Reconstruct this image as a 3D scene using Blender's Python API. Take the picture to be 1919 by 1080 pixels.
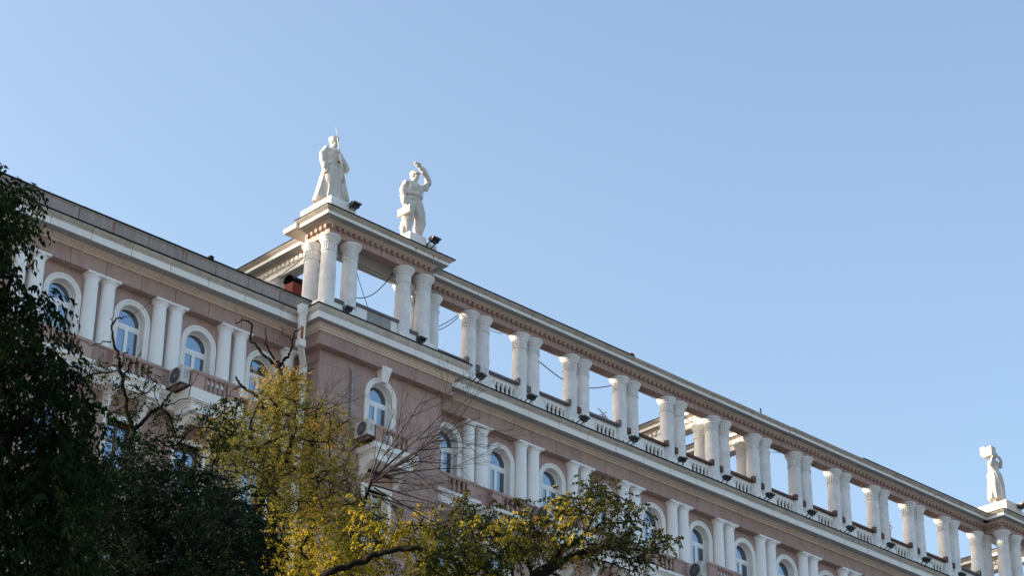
import bpy, bmesh, math, random
import numpy as np
from mathutils import Vector, Matrix, noise

for o in list(bpy.data.objects): bpy.data.objects.remove(o)
SC = bpy.context.scene
COL = SC.collection
rad = math.radians
rng = np.random.default_rng(7)
random.seed(7)

# ------------------------------------------------------------------ camera
cam_d = bpy.data.cameras.new('camera')
cam_d.sensor_width = 36.0
cam_d.lens = 4119.28 / 1919.0 * 36.0
cam_d.clip_start = 0.5
cam_d.clip_end = 4000
cam = bpy.data.objects.new('camera', cam_d); COL.objects.link(cam)
_r = Vector((0.72672592, -0.68674558, 0.01580938))
_u = Vector((-0.32801082, -0.32670147, 0.88638313))
_f = Vector((0.60355475, 0.64934325, 0.46268241))
cam.matrix_world = Matrix(((_r.x, _u.x, -_f.x, -52.94527), (_r.y, _u.y, -_f.y, -62.56337), (_r.z, _u.z, -_f.z, 1.6), (0, 0, 0, 1)))
SC.camera = cam

# ------------------------------------------------------------------ light
SUN_EL, SUN_AZ = 14.0, -46.0          # azimuth clockwise from +Y
world = bpy.data.worlds.new('World'); SC.world = world; world.use_nodes = True
wn = world.node_tree.nodes; wl = world.node_tree.links
for n in list(wn): wn.remove(n)
sky = wn.new('ShaderNodeTexSky'); sky.sky_type = 'NISHITA'; sky.sun_disc = False
sky.sun_elevation = rad(SUN_EL); sky.sun_rotation = rad(SUN_AZ)
sky.altitude = 50; sky.air_density = 1.0; sky.dust_density = 3.4; sky.ozone_density = 1.2
bg = wn.new('ShaderNodeBackground'); bg.inputs['Strength'].default_value = 0.15
wo = wn.new('ShaderNodeOutputWorld')
wl.new(sky.outputs[0], bg.inputs[0]); wl.new(bg.outputs[0], wo.inputs[0])
sun_d = bpy.data.lights.new('sun', 'SUN'); sun_d.energy = 4.5; sun_d.angle = rad(0.5); sun_d.color = (1.0, 0.86, 0.68)
sun = bpy.data.objects.new('sun', sun_d); COL.objects.link(sun)
_s = Vector((math.sin(rad(SUN_AZ)) * math.cos(rad(SUN_EL)), math.cos(rad(SUN_AZ)) * math.cos(rad(SUN_EL)), math.sin(rad(SUN_EL))))
sun.rotation_euler = _s.to_track_quat('Z', 'Y').to_euler(); sun.location = (-60, 20, 80)
SC.view_settings.view_transform = 'Standard'; SC.view_settings.look = 'None'
SC.view_settings.exposure = 1.45; SC.view_settings.gamma = 1.0
SC.view_settings.use_curve_mapping = False
SC.render.engine = 'CYCLES'

# ------------------------------------------------------------------ materials
def newmat(name, base=(.5, .5, .5), rough=.8, spec=.3, metal=0.0):
    m = bpy.data.materials.new(name); m.use_nodes = True
    b = m.node_tree.nodes['Principled BSDF']
    b.inputs['Base Color'].default_value = (*base, 1); b.inputs['Roughness'].default_value = rough
    b.inputs['Specular IOR Level'].default_value = spec; b.inputs['Metallic'].default_value = metal
    return m, m.node_tree, b
def stucco(name, c0, c1, scale=1.5, dirt=None, dirt_amt=.5, streak=False, bump=.25, fine=60, lo=.42, hi=.72, rough=.85, per_obj=0.0):
    m, t, b = newmat(name, c0, rough)
    N, L = t.nodes, t.links
    tc = N.new('ShaderNodeTexCoord'); geo = N.new('ShaderNodeNewGeometry')
    src = geo.outputs['Position']
    n1 = N.new('ShaderNodeTexNoise'); n1.inputs['Scale'].default_value = scale; n1.inputs['Detail'].default_value = 6; n1.inputs['Roughness'].default_value = .65
    L.new(src, n1.inputs['Vector'])
    mix = N.new('ShaderNodeMix'); mix.data_type = 'RGBA'; mix.inputs[6].default_value = (*c0, 1); mix.inputs[7].default_value = (*c1, 1)
    r1 = N.new('ShaderNodeMapRange'); r1.inputs[1].default_value = .3; r1.inputs[2].default_value = .7
    L.new(n1.outputs['Fac'], r1.inputs[0]); L.new(r1.outputs[0], mix.inputs[0])
    out = mix.outputs[2]
    if dirt:
        mp = N.new('ShaderNodeMapping'); mp.inputs['Scale'].default_value = (1, 1, .18) if streak else (1, 1, .8)
        L.new(src, mp.inputs['Vector'])
        n2 = N.new('ShaderNodeTexNoise'); n2.inputs['Scale'].default_value = 4.5 if streak else 2.3; n2.inputs['Detail'].default_value = 8; n2.inputs['Roughness'].default_value = .7
        L.new(mp.outputs[0], n2.inputs['Vector'])
        r2 = N.new('ShaderNodeMapRange'); r2.inputs[1].default_value = lo; r2.inputs[2].default_value = hi; r2.inputs[4].default_value = dirt_amt
        L.new(n2.outputs['Fac'], r2.inputs[0])
        m2 = N.new('ShaderNodeMix'); m2.data_type = 'RGBA'; L.new(r2.outputs[0], m2.inputs[0]); L.new(out, m2.inputs[6]); m2.inputs[7].default_value = (*dirt, 1)
        out = m2.outputs[2]
    if per_obj:
        oi = N.new('ShaderNodeObjectInfo'); r3 = N.new('ShaderNodeMapRange'); r3.inputs[3].default_value = 1 - per_obj; r3.inputs[4].default_value = 1 + per_obj
        L.new(oi.outputs['Random'], r3.inputs[0])
        hsv = N.new('ShaderNodeHueSaturation'); L.new(out, hsv.inputs['Color']); L.new(r3.outputs[0], hsv.inputs['Value']); out = hsv.outputs[0]
    L.new(out, b.inputs['Base Color'])
    nb = N.new('ShaderNodeTexNoise'); nb.inputs['Scale'].default_value = fine; nb.inputs['Detail'].default_value = 3; L.new(src, nb.inputs['Vector'])
    bp = N.new('ShaderNodeBump'); bp.inputs['Strength'].default_value = bump; bp.inputs['Distance'].default_value = .01
    L.new(nb.outputs['Fac'], bp.inputs['Height']); L.new(bp.outputs[0], b.inputs['Normal'])
    return m
M = {}
M['pink'] = stucco('pink_stucco', (.43, .30, .262), (.36, .25, .22), 1.2, dirt=(.20, .15, .135), dirt_amt=.5, streak=True, lo=.46, hi=.8, per_obj=.06)
M['soffit'] = stucco('shade_grey_soffit', (.42, .415, .41), (.35, .345, .34), 1.0, dirt=(.25, .24, .22), dirt_amt=.5)  # shade of the undersides put into the colour, greyer than the white trim
M['parapet'] = stucco('parapet_stucco', (.385, .325, .295), (.32, .27, .245), 2.2, dirt=(.14, .12, .11), dirt_amt=.5, streak=True, per_obj=.06)
M['white'] = stucco('white_paint', (.82, .80, .77), (.74, .72, .69), .9, dirt=(.34, .31, .27), dirt_amt=.35, streak=True, lo=.55, hi=.85, bump=.15, per_obj=.02)
M['cream'] = stucco('cream_moulding', (.78, .68, .59), (.68, .58, .49), .9, dirt=(.36, .31, .25), dirt_amt=.4, streak=True, lo=.5, hi=.8, bump=.15, per_obj=.02)
M['crown'] = stucco('weathered_crown_moulding', (.62, .585, .54), (.50, .465, .42), 1.3, dirt=(.27, .23, .19), dirt_amt=.6, streak=True, lo=.45, hi=.75, bump=.2, per_obj=.04)
M['colwhite'] = stucco('white_column_paint', (.86, .86, .86), (.80, .80, .80), .8, dirt=(.5, .48, .46), dirt_amt=.3, streak=True, lo=.55, hi=.85, bump=.1)
M['stone'] = stucco('weathered_column_plaster', (.80, .79, .79), (.67, .66, .655), 3.0, dirt=(.42, .41, .40), dirt_amt=.5, lo=.42, hi=.75, bump=.35, fine=35, per_obj=.04)
M['upbeam'] = stucco('pinkish_entablature', (.44, .305, .262), (.37, .25, .215), 1.0, dirt=(.2, .155, .135), dirt_amt=.55, streak=True, per_obj=.04)
M['statue'] = stucco('statue_plaster', (.60, .575, .54), (.48, .455, .42), 3.5, dirt=(.34, .30, .26), dirt_amt=.6, streak=True, lo=.45, hi=.8, bump=.3, fine=30)
M['concrete'] = stucco('bare_concrete', (.30, .29, .275), (.22, .21, .2), 4, dirt=(.4, .39, .37), dirt_amt=.6)
M['flash'] = newmat('dark_roof_flashing', (.014, .012, .016), .7, .12)[0]
M['gap'] = newmat('joint_shadow', (.08, .065, .06), .9)[0]
M['coping'] = stucco('grey_sheet_metal', (.125, .118, .128), (.09, .085, .095), 3, dirt=(.12, .07, .05), dirt_amt=.4, rough=.5, bump=.1)
M['rust'] = stucco('rusty_sheet_metal', (.10, .038, .026), (.055, .028, .024), 4, dirt=(.25, .17, .14), dirt_amt=.5, streak=True, rough=.7)
M['ruststain'] = stucco('orange_rust', (.38, .13, .04), (.22, .07, .03), 12, dirt=(.5, .25, .1), dirt_amt=.5)
M['redpaint'] = stucco('faded_red_paint', (.20, .045, .036), (.15, .038, .03), 5, dirt=(.15, .05, .04), dirt_amt=.5)
M['black'] = newmat('black_housing', (.012, .012, .014), .45, .5)[0]
M['dark'] = newmat('dark_interior', (.02, .022, .026), .9)[0]
M['pvc'] = newmat('white_window_pvc', (.78, .79, .80), .35, .4)[0]
M['brownframe'] = newmat('brown_window_frame', (.13, .07, .045), .6)[0]
M['acwhite'] = stucco('air_conditioner_casing', (.62, .62, .59), (.52, .52, .49), 4, dirt=(.3, .27, .23), dirt_amt=.4, rough=.5, bump=.05)
M['grey'] = newmat('galvanised_grey', (.30, .31, .33), .5, .5)[0]
M['wire'] = newmat('black_cable', (.03, .03, .035), .6)[0]
M['curtain'] = newmat('pale_blue_curtain', (.50, .58, .68), .9)[0]
M['roofing'] = newmat('bitumen_roofing', (.06, .055, .05), .9)[0]
M['antred'] = newmat('red_antenna_paint', (.5, .06, .05), .6)[0]
M['glasslens'] = newmat('lamp_lens_glass', (.08, .09, .1), .1, .6)[0]
# window glass: part reflection, part see-through
gm = bpy.data.materials.new('window_glass'); gm.use_nodes = True
t = gm.node_tree; t.nodes.clear()
go = t.nodes.new('ShaderNodeOutputMaterial'); gg = t.nodes.new('ShaderNodeBsdfGlossy'); gt = t.nodes.new('ShaderNodeBsdfTransparent'); gx = t.nodes.new('ShaderNodeMixShader')
gg.inputs['Roughness'].default_value = .02; gg.inputs['Color'].default_value = (.72, .86, 1, 1); gt.inputs['Color'].default_value = (.55, .68, .82, 1)
lw = t.nodes.new('ShaderNodeFresnel'); lw.inputs['IOR'].default_value = 3.2
t.links.new(lw.outputs[0], gx.inputs[0]); t.links.new(gt.outputs[0], gx.inputs[1]); t.links.new(gg.outputs[0], gx.inputs[2]); t.links.new(gx.outputs[0], go.inputs[0])
M['glass'] = gm
def leafmat(name, stops, trans=.35):
    m = bpy.data.materials.new(name); m.use_nodes = True; t = m.node_tree; t.nodes.clear(); N, L = t.nodes, t.links
    at = N.new('ShaderNodeAttribute'); at.attribute_name = 'tint'
    cr = N.new('ShaderNodeValToRGB'); e = cr.color_ramp.elements
    while len(e) < len(stops): e.new(.5)
    for i, (p, c) in enumerate(stops): e[i].position = p; e[i].color = (*c, 1)
    L.new(at.outputs['Fac'], cr.inputs[0])
    b = N.new('ShaderNodeBsdfPrincipled'); b.inputs['Roughness'].default_value = .75; b.inputs['Specular IOR Level'].default_value = .06
    tr = N.new('ShaderNodeBsdfTranslucent'); mx = N.new('ShaderNodeMixShader'); mx.inputs[0].default_value = trans
    L.new(cr.outputs[0], b.inputs['Base Color'])
    g = N.new('ShaderNodeGamma'); g.inputs[1].default_value = .9; L.new(cr.outputs[0], g.inputs[0]); L.new(g.outputs[0], tr.inputs[0])
    L.new(b.outputs[0], mx.inputs[1]); L.new(tr.outputs[0], mx.inputs[2])
    o = N.new('ShaderNodeOutputMaterial'); L.new(mx.outputs[0], o.inputs[0]); return m
M['leaf_dark'] = leafmat('shade_dark_leaf', [(0, (.004, .010, .004)), (.5, (.008, .020, .006)), (.85, (.018, .030, .008)), (1, (.05, .042, .010))], .2)  # shade on the left trees put into the leaf colour
M['leaf_deep'] = leafmat('shade_deep_leaf', [(0, (.003, .009, .005)), (.6, (.007, .017, .009)), (1, (.016, .028, .012))], .15)  # colour darkened so the lower left crown reads as shaded
M['leaf_yellow'] = leafmat('yellow_green_leaf', [(0, (.026, .036, .010)), (.35, (.075, .082, .018)), (.65, (.165, .150, .032)), (.88, (.29, .225, .04)), (1, (.30, .17, .04))], .5)
M['leaf_gold'] = leafmat('golden_leaf', [(0, (.036, .046, .010)), (.4, (.16, .145, .016)), (.75, (.40, .30, .022)), (1, (.58, .40, .03))], .5)
M['leaf_olive'] = leafmat('olive_brown_leaf', [(0, (.010, .017, .006)), (.5, (.030, .042, .010)), (.78, (.075, .072, .014)), (.92, (.11, .07, .02)), (1, (.2, .13, .02))], .3)
M['bark'] = stucco('dark_bark', (.012, .010, .009), (.007, .006, .006), 12, bump=.8, fine=25)
for _k in ('bark',): M[_k].node_tree.nodes['Principled BSDF'].inputs['Specular IOR Level'].default_value = .08
M['twig'] = stucco('brown_twig_bark', (.045, .032, .027), (.028, .02, .018), 12, bump=.5, fine=25)

# ------------------------------------------------------------------ helpers
def me(name, verts, faces, mat, smooth=False, mats=None, mi=None):
    m = bpy.data.meshes.new(name); m.from_pydata([tuple(v) for v in verts], [], faces)
    for x in (mats or [mat]): m.materials.append(x)
    if mi: m.polygons.foreach_set('material_index', mi)
    if smooth: m.polygons.foreach_set('use_smooth', [True] * len(m.polygons))
    m.update(); return m
def ob(name, mesh, parent=None, loc=(0, 0, 0), rot=(0, 0, 0), scale=None):
    o = bpy.data.objects.new(name, mesh); COL.objects.link(o); o.location = loc; o.rotation_euler = rot
    if scale: o.scale = scale
    if parent: o.parent = parent
    return o
def thing(name, label, cat, loc=(0, 0, 0), rz=0, group=None):
    o = bpy.data.objects.new(name, None); COL.objects.link(o); o.empty_display_size = .3
    o.location = loc; o.rotation_euler = (0, 0, rz); o['label'] = label; o['category'] = cat
    if group: o['group'] = group
    return o
def tag(o, label, cat, group=None):
    o['label'] = label; o['category'] = cat
    if group: o['group'] = group
    return o
class MB:
    def __init__(s): s.v = []; s.f = []; s.mi = []
    def add(s, v, f, mi=0):
        k = len(s.v); s.v += [tuple(x) for x in v]; s.f += [tuple(i + k for i in q) for q in f]; s.mi += [mi] * len(f); return s
    def box(s, x0, x1, y0, y1, z0, z1, mi=0):
        v = [(x0, y0, z0), (x1, y0, z0), (x1, y1, z0), (x0, y1, z0), (x0, y0, z1), (x1, y0, z1), (x1, y1, z1), (x0, y1, z1)]
        return s.add(v, [(0, 3, 2, 1), (4, 5, 6, 7), (0, 1, 5, 4), (1, 2, 6, 5), (2, 3, 7, 6), (3, 0, 4, 7)], mi)
    def bar(s, a, b, w, h=None, mi=0):
        a = Vector(a); b = Vector(b); d = (b - a).normalized(); h = h or w
        up = Vector((0, 0, 1)) if abs(d.z) < .95 else Vector((0, 1, 0))
        r = d.cross(up).normalized() * w / 2; u = r.cross(d).normalized() * h / 2
        v = [p + q for p in (a, b) for q in (-r - u, r - u, r + u, -r + u)]
        return s.add(v, [(0, 1, 2, 3), (7, 6, 5, 4), (0, 4, 5, 1), (1, 5, 6, 2), (2, 6, 7, 3), (3, 7, 4, 0)], mi)
    def tube(s, pts, rs, n=8, mi=0, cap=True):
        pts = [Vector(p) for p in pts]; rings = []
        for i, p in enumerate(pts):
            d = (pts[min(i + 1, len(pts) - 1)] - pts[max(i - 1, 0)]).normalized()
            a = Vector((0, 0, 1)) if abs(d.z) < .9 else Vector((1, 0, 0))
            r = d.cross(a).normalized(); u = r.cross(d); R = rs[i] if hasattr(rs, '__len__') else rs
            rings.append([p + (r * math.cos(2 * math.pi * k / n) + u * math.sin(2 * math.pi * k / n)) * R for k in range(n)])
        v = [q for r_ in rings for q in r_]
        f = [(i * n + k, i * n + (k + 1) % n, (i + 1) * n + (k + 1) % n, (i + 1) * n + k) for i in range(len(pts) - 1) for k in range(n)]
        if cap: f += [tuple(range(n - 1, -1, -1)), tuple((len(pts) - 1) * n + k for k in range(n))]
        return s.add(v, f, mi)
    def lathe(s, prof, n=24, c=(0, 0), mi=0, mod=None):
        v = []; f = []
        for j, (r, z) in enumerate(prof):
            for k in range(n):
                rr = r * (mod(j, k) if mod else 1); a = 2 * math.pi * k / n
                v.append((c[0] + rr * math.cos(a), c[1] + rr * math.sin(a), z))
        for j in range(len(prof) - 1):
            for k in range(n): f.append((j * n + k, j * n + (k + 1) % n, (j + 1) * n + (k + 1) % n, (j + 1) * n + k))
        f.append(tuple(range(n - 1, -1, -1))); f.append(tuple((len(prof) - 1) * n + k for k in range(n)))
        return s.add(v, f, mi)
    def mesh(s, name, mat, smooth=False, mats=None): return me(name, s.v, s.f, mat, smooth, mats, s.mi if mats else None)
    def build(s, name, mat, parent=None, smooth=False, mats=None, loc=(0, 0, 0), rot=(0, 0, 0)): return ob(name, s.mesh(name, mat, smooth, mats), parent, loc, rot)
def autosmooth(o, ang=35):
    m = o.data if hasattr(o, 'data') else o
    m.polygons.foreach_set('use_smooth', [True] * len(m.polygons))
    try: m.set_sharp_from_angle(angle=rad(ang))
    except Exception: pass
    return o
# profile extrusion: prof = closed loop of (t outward, z); P0->P1 along the wall, outward to the right-hand normal given; m = mitre at ends
def prof_piece(name, prof, P0, P1, out, m0, m1, mats, mi, parent):
    P0 = Vector((*P0, 0)); P1 = Vector((*P1, 0)); out = Vector((*out, 0)); d = (P1 - P0).normalized()
    n = len(prof); v = []
    for P, s, m_ in ((P0, -1, m0), (P1, 1, m1)):
        for t_, z in prof: v.append(P + out * t_ + d * (s * m_ * t_) + Vector((0, 0, z)))
    f = [(k, (k + 1) % n, n + (k + 1) % n, n + k) for k in range(n)]
    mis = list(mi) + [mi[0]] * 2
    f += [tuple(range(n - 1, -1, -1)), tuple(range(n, 2 * n))]
    o = ob(name, me(name, v, f, None, False, mats, mis), parent)
    bm = bmesh.new(); bm.from_mesh(o.data); bmesh.ops.recalc_face_normals(bm, faces=bm.faces); bm.to_mesh(o.data); bm.free()
    return o
def run(name, prof, P0, P1, out, m0, m1, mats, mi, parent, step, gap=.012, jitter=0.0):
    P0 = Vector(P0); P1 = Vector(P1); Ltot = (P1 - P0).length; d = (P1 - P0) / Ltot
    n = max(1, round(Ltot / step)); xs = [i * Ltot / n for i in range(n + 1)]; res = []
    for i in range(n):
        a = P0 + d * (xs[i] + (gap / 2 if i else 0)); b = P0 + d * (xs[i + 1] - (gap / 2 if i < n - 1 else 0))
        j = random.uniform(-jitter, jitter)
        pr = [(t_ + (j if t_ > .05 else 0), z + j * .6) for t_, z in prof]
        res.append(prof_piece(name, pr, a, b, out, m0 if i == 0 else 0, m1 if i == n - 1 else 0, mats, mi, parent))
    return res

# ------------------------------------------------------------------ ground
g = MB().box(-1500, 1500, -1500, 1500, -.5, -.16); o = g.build('ground', stucco('dry_earth', (.17, .155, .13), (.13, .12, .11), .2)); o['kind'] = 'structure'
g = MB().box(-400, 400, -24, -8, -.4, -.12); o = g.build('road', stucco('asphalt', (.07, .07, .07), (.05, .05, .05), 1.5)); o['kind'] = 'structure'
g = MB().box(-400, 400, -8, -1.9, -.4, 0); o = g.build('pavement', stucco('paving', (.28, .26, .24), (.22, .21, .20), 1.0)); o['kind'] = 'structure'
g = MB().box(-400, 400, -90, -24, -.4, 0); o = g.build('pavement', M['concrete']); o['kind'] = 'structure'

# ------------------------------------------------------------------ building
BX = thing('palace_block', 'long pink building with white cornices, paired columns and an open rooftop colonnade with statues', 'building')
B = BX
XN = [3 * n + d - .0 for n, d in zip(range(1, 13), [-.26, -.282, -.219, -.077, .036, .102, .016, .067, .04, .08, -.003, -.083])]   # first column of each upper pair
LOW = [x - .24 for x in XN] + [38.75, 41.75]
LEFTP = [-19.0, -16.0, -13.0, -10.0, -7.0]
WY = -.35                     # wing wall face
TY, TX0, TX1 = -1.67, -6.39, -.12   # tower wall face
XL, XR = -34.0, 52.0

# core volumes behind the facing (keeps light from leaking through the windows' rooms)
MB().box(XL, XR, 1.3, 15, 0, 39.4).build('rear_wall', M['pink'], B)
for a, b in ((XL, TX0 + .02), (TX1 - .02, XR)):
    MB().box(a, b, -1.2, 15, 39.86, 39.98).build('flat_roof', M['roofing'], B)
MB().box(TX0 - .3, TX1 + .3, -2.2, 15, 39.90, 40.0).build('flat_roof', M['roofing'], B)
# lower wall body down to the ground, window openings of the storeys below cut in between piers
winL = [-17.12, -14.12, -11.12, -8.12]
winR = [1.38] + [(LOW[i] + .73 + LOW[i + 1]) / 2 for i in range(12)]
WIN = winL + winR

# ---- entablature under the roof edge, main wings
wprof = [(-.3, 38.72), (.35, 38.69), (.35, 38.86), (.335, 38.88), (.335, 39.30), (.37, 39.30), (.37, 39.345), (.41, 39.345), (.41, 39.385), (.46, 39.41), (.52, 39.46), (.60, 39.485), (.60, 39.52),
         (.98, 39.52), (.98, 39.80), (1.0, 39.82), (1.0, 39.85), (1.04, 39.86), (1.08, 39.90), (1.13, 39.94), (1.14, 39.985), (1.14, 40.0), (-.3, 40.02)]
def auto_mi(p):
    k = next(i for i in range(len(p) - 1) if abs(p[i + 1][1] - p[i][1]) < 1e-6 and p[i + 1][0] - p[i][0] > .2 and i > 0)
    return [1] * k + [3, 0] + [2] * (len(p) - k - 2)
frz = [(-.3, 38.69), (.35, 38.69), (.35, 38.86), (.335, 38.88), (.335, 39.30), (-.3, 39.30)]
crn = [(-.3, 39.303), (.42, 39.303), (.42, 39.355), (.375, 39.362), (.375, 39.39), (.44, 39.395), (.44, 39.43), (.41, 39.435), (.47, 39.475), (.58, 39.50), (.60, 39.50), (.60, 39.52),
       (.98, 39.52), (.98, 39.79), (1.0, 39.80), (.985, 39.815), (.99, 39.84), (1.03, 39.86), (1.08, 39.90), (1.13, 39.94), (1.14, 39.985), (-.3, 39.99)]
crn_mi = auto_mi(crn)
fls = [(.9, 39.992), (1.165, 39.975), (1.165, 40.035), (.9, 40.06)]
def wing(x0, x1, flash=True):
    run('frieze_panel', frz, (x0, WY), (x1, WY), (0, -1), 0, 0, [M['pink']], [0] * 6, B, 1.5, .02)
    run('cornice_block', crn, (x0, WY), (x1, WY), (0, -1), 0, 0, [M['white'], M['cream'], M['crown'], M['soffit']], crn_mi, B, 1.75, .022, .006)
    run('roof_flashing', fls, (x0, WY), (x1, WY), (0, -1), 0, 0, [M['flash']], [0] * 4, B, 3.5, .006, .008)
    MB().box(x0, x1, WY - .25, WY + .25, 38.75, 39.9).build('cornice_core', M['gap'], B)
wing(XL, TX0); wing(TX1, XR)

# ---- entablature of the projecting pavilion
def pavilion_low(x0, x1):
    f = [(-.3, 38.65), (.35, 38.65), (.35, 38.84), (.28, 38.86), (.28, 39.22), (-.3, 39.22)]
    c = [(-.3, 39.223), (.35, 39.223), (.35, 39.275), (.31, 39.28), (.31, 39.31), (.37, 39.315), (.37, 39.35), (.34, 39.355), (.40, 39.42), (.47, 39.45), (.47, 39.51), (.73, 39.51), (.73, 39.78), (.75, 39.79), (.735, 39.81),
         (.75, 39.84), (.77, 39.85), (.80, 39.90), (.84, 39.96), (.85, 40.02), (-.3, 40.03)]
    mi = auto_mi(c)
    fl = [(.6, 40.035), (.875, 40.015), (.875, 40.07), (.6, 40.10)]
    yb = WY + .3
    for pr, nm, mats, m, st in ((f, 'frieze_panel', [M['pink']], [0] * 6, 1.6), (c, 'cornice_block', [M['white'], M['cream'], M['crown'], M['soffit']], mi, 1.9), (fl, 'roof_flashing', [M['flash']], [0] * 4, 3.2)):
        run(nm, pr, (x0, TY), (x1, TY), (0, -1), 1, 1, mats, m, B, st, .012, .0)
        run(nm, pr, (x0, yb), (x0, TY), (-1, 0), 0, 1, mats, m, B, 9)
        run(nm, pr, (x1, TY), (x1, yb), (1, 0), 1, 0, mats, m, B, 9)
    MB().box(x0 - .2, x1 + .2, TY - .2, yb, 38.72, 39.85).build('cornice_core', M['gap'], B)
pavilion_low(TX0, TX1)
SH = 39.6 + 5.79
pavilion_low(TX0 + SH, TX1 + SH)

# ---- walls made of panels with arched openings
RO, RI, SPR = .80, .57, 37.56
def arch_panel(side, x_in, x_out, z0, z1, y0, y1, parent, loc, rcut=.76, spr=SPR):
    # half a bay above the springing: side=-1 left, +1 right; polygon in local x
    pts = [(0, spr + rcut)]
    n = 12
    arc = [(side * rcut * math.sin(math.pi / 2 * k / n), spr + rcut * math.cos(math.pi / 2 * k / n)) for k in range(n + 1)]
    poly = [(side * .006, z1)] + [(side * .006, arc[0][1])] + arc[1:] + [(side * rcut, z0), (side * x_out, z0), (side * x_out, z1)]
    v = [(x, y0, z) for x, z in poly] + [(x, y1, z) for x, z in poly]; k = len(poly)
    f = [(i, (i + 1) % k, k + (i + 1) % k, k + i) for i in range(k)] + [tuple(range(k)), tuple(range(2 * k - 1, k - 1, -1))]
    m = me('wall_panel', v, f, M['pink']); bm = bmesh.new(); bm.from_mesh(m); bmesh.ops.triangulate(bm, faces=[q for q in bm.faces if len(q.verts) > 4]); bmesh.ops.recalc_face_normals(bm, faces=bm.faces); bm.to_mesh(m); bm.free()
    return ob('wall_panel', m, parent, loc)
def surround_mesh(zb):
    prof = [(RI, .30), (RI, -.05), (RI + .02, -.07), (RI + .07, -.075), (RI + .085, -.05), (RI + .12, -.055), (RI + .14, -.085), (RO - .02, -.09), (RO, -.07), (RO, .05), (RO - .06, .30)]
    path = [(-1, 0, zb)] + [(-1, 0, SPR)]
    rings = []
    def ring(ang, z=None):
        c, s = math.cos(ang), math.sin(ang)
        return [(-r * c, y, (SPR if z is None else z) + (r * s if z is None else 0)) for r, y in prof]
    rings.append([(-r, y, zb) for r, y in prof]); 
    for k in range(0, 25): rings.append(ring(math.pi * k / 24))
    rings.append([(r, y, zb) for r, y in prof])
    n = len(prof); v = [p for r in rings for p in r]
    f = [(i * n + k, i * n + k + 1, (i + 1) * n + k + 1, (i + 1) * n + k) for i in range(len(rings) - 1) for k in range(n - 1)]
    m = me('window_surround', v, f, M['white']); bm = bmesh.new(); bm.from_mesh(m); bmesh.ops.recalc_face_normals(bm, faces=bm.faces); bm.to_mesh(m); bm.free()
    return autosmooth(m, 30)
SUR = surround_mesh(35.0)
def arc_strip(r0, r1, y0, y1, z0, n=20):
    mb = MB(); v = []; f = []
    for k in range(n + 1):
        a = math.pi * k / n
        for r in (r0, r1):
            for y in (y0, y1): v.append((-r * math.cos(a), y, z0 + r * math.sin(a)))
    for k in range(n):
        b = k * 4
        f += [(b, b + 4, b + 6, b + 2), (b + 1, b + 3, b + 7, b + 5), (b, b + 1, b + 5, b + 4), (b + 2, b + 6, b + 7, b + 3)]
    return v, f
def window_frame_mesh():
    mb = MB(); y0, y1 = .0, .07
    v, f = arc_strip(RI - .065, RI + .01, y0, y1, SPR); mb.add(v, f)
    mb.box(-RI, -RI + .07, y0, y1, 35.0, SPR); mb.box(RI - .07, RI, y0, y1, 35.0, SPR)
    mb.box(-RI + .07, RI - .07, y0 - .006, y1, 37.30, 37.44)
    mb.box(-.07, .07, y0 - .004, y1, 35.0, 37.30)
    for s in (-1, 1):
        a, b = sorted((s * .07, s * (RI - .07)))
        mb.box(a, b, y0 + .01, y1, 37.22, 37.30); mb.box(a, b, y0 + .01, y1, 35.0, 35.1)
    return mb.mesh('window', M['pvc'])
WF = window_frame_mesh()
def half_disc(r, y, z):
    v = [(0, y, z)] + [(-r * math.cos(math.pi * k / 20), y, z + r * math.sin(math.pi * k / 20)) for k in range(21)]
    return me('glass_pane', v, [(0, k + 1, k + 2) for k in range(20)], M['glass'])
G_TOP = half_disc(RI - .06, .03, SPR)
G_TOPREC = me('glass_pane', [(-.5, .03, 37.44), (.5, .03, 37.44), (.5, .03, SPR), (-.5, .03, SPR)], [(0, 1, 2, 3)], M['glass'])
def topglass():
    v = [(-RI + .065, .03, 37.44), (RI - .065, .03, 37.44)] + [((RI - .065) * math.cos(math.pi * k / 20), .03, SPR + (RI - .065) * math.sin(math.pi * k / 20)) for k in range(21)]
    return me('glass_pane', v, [tuple(range(len(v)))], M['glass'])
G_TOP = topglass()
G_L = me('glass_pane', [(-RI + .06, .035, 35.0), (-.06, .035, 35.0), (-.06, .035, 37.23), (-RI + .06, .035, 37.23)], [(0, 1, 2, 3)], M['glass'])
G_R = me('glass_pane', [(.06, .035, 35.0), (RI - .06, .035, 35.0), (RI - .06, .035, 37.23), (.06, .035, 37.23)], [(0, 1, 2, 3)], M['glass'])
def curtain_mesh(x0, x1, z0, z1, seed):
    r = random.Random(seed); n = 40; v = []; f = []
    ph = r.random() * 6
    for k in range(n + 1):
        x = x0 + (x1 - x0) * k / n; y = .22 + .035 * math.sin(k * 1.15 + ph) + .02 * math.sin(k * .5 + ph * 2)
        v += [(x, y, z0), (x + .02 * math.sin(k * .3), y, z1)]
    f = [(2 * k, 2 * k + 2, 2 * k + 3, 2 * k + 1) for k in range(n)]
    return me('curtain', v, f, M['curtain'], True)
RB = MB(); RB.box(-.8, .8, 1.1, 1.16, 34.6, 38.6)
ROOM = me('room', [(-.8, .3, 34.9), (.8, .3, 34.9), (.8, .3, 38.5), (-.8, .3, 38.5), (-.8, 1.25, 34.9), (.8, 1.25, 34.9), (.8, 1.25, 38.5), (-.8, 1.25, 38.5)],
          [(0, 1, 5, 4), (3, 7, 6, 2), (0, 4, 7, 3), (1, 2, 6, 5), (4, 5, 6, 7)], M['dark'])
cur = 0
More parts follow.
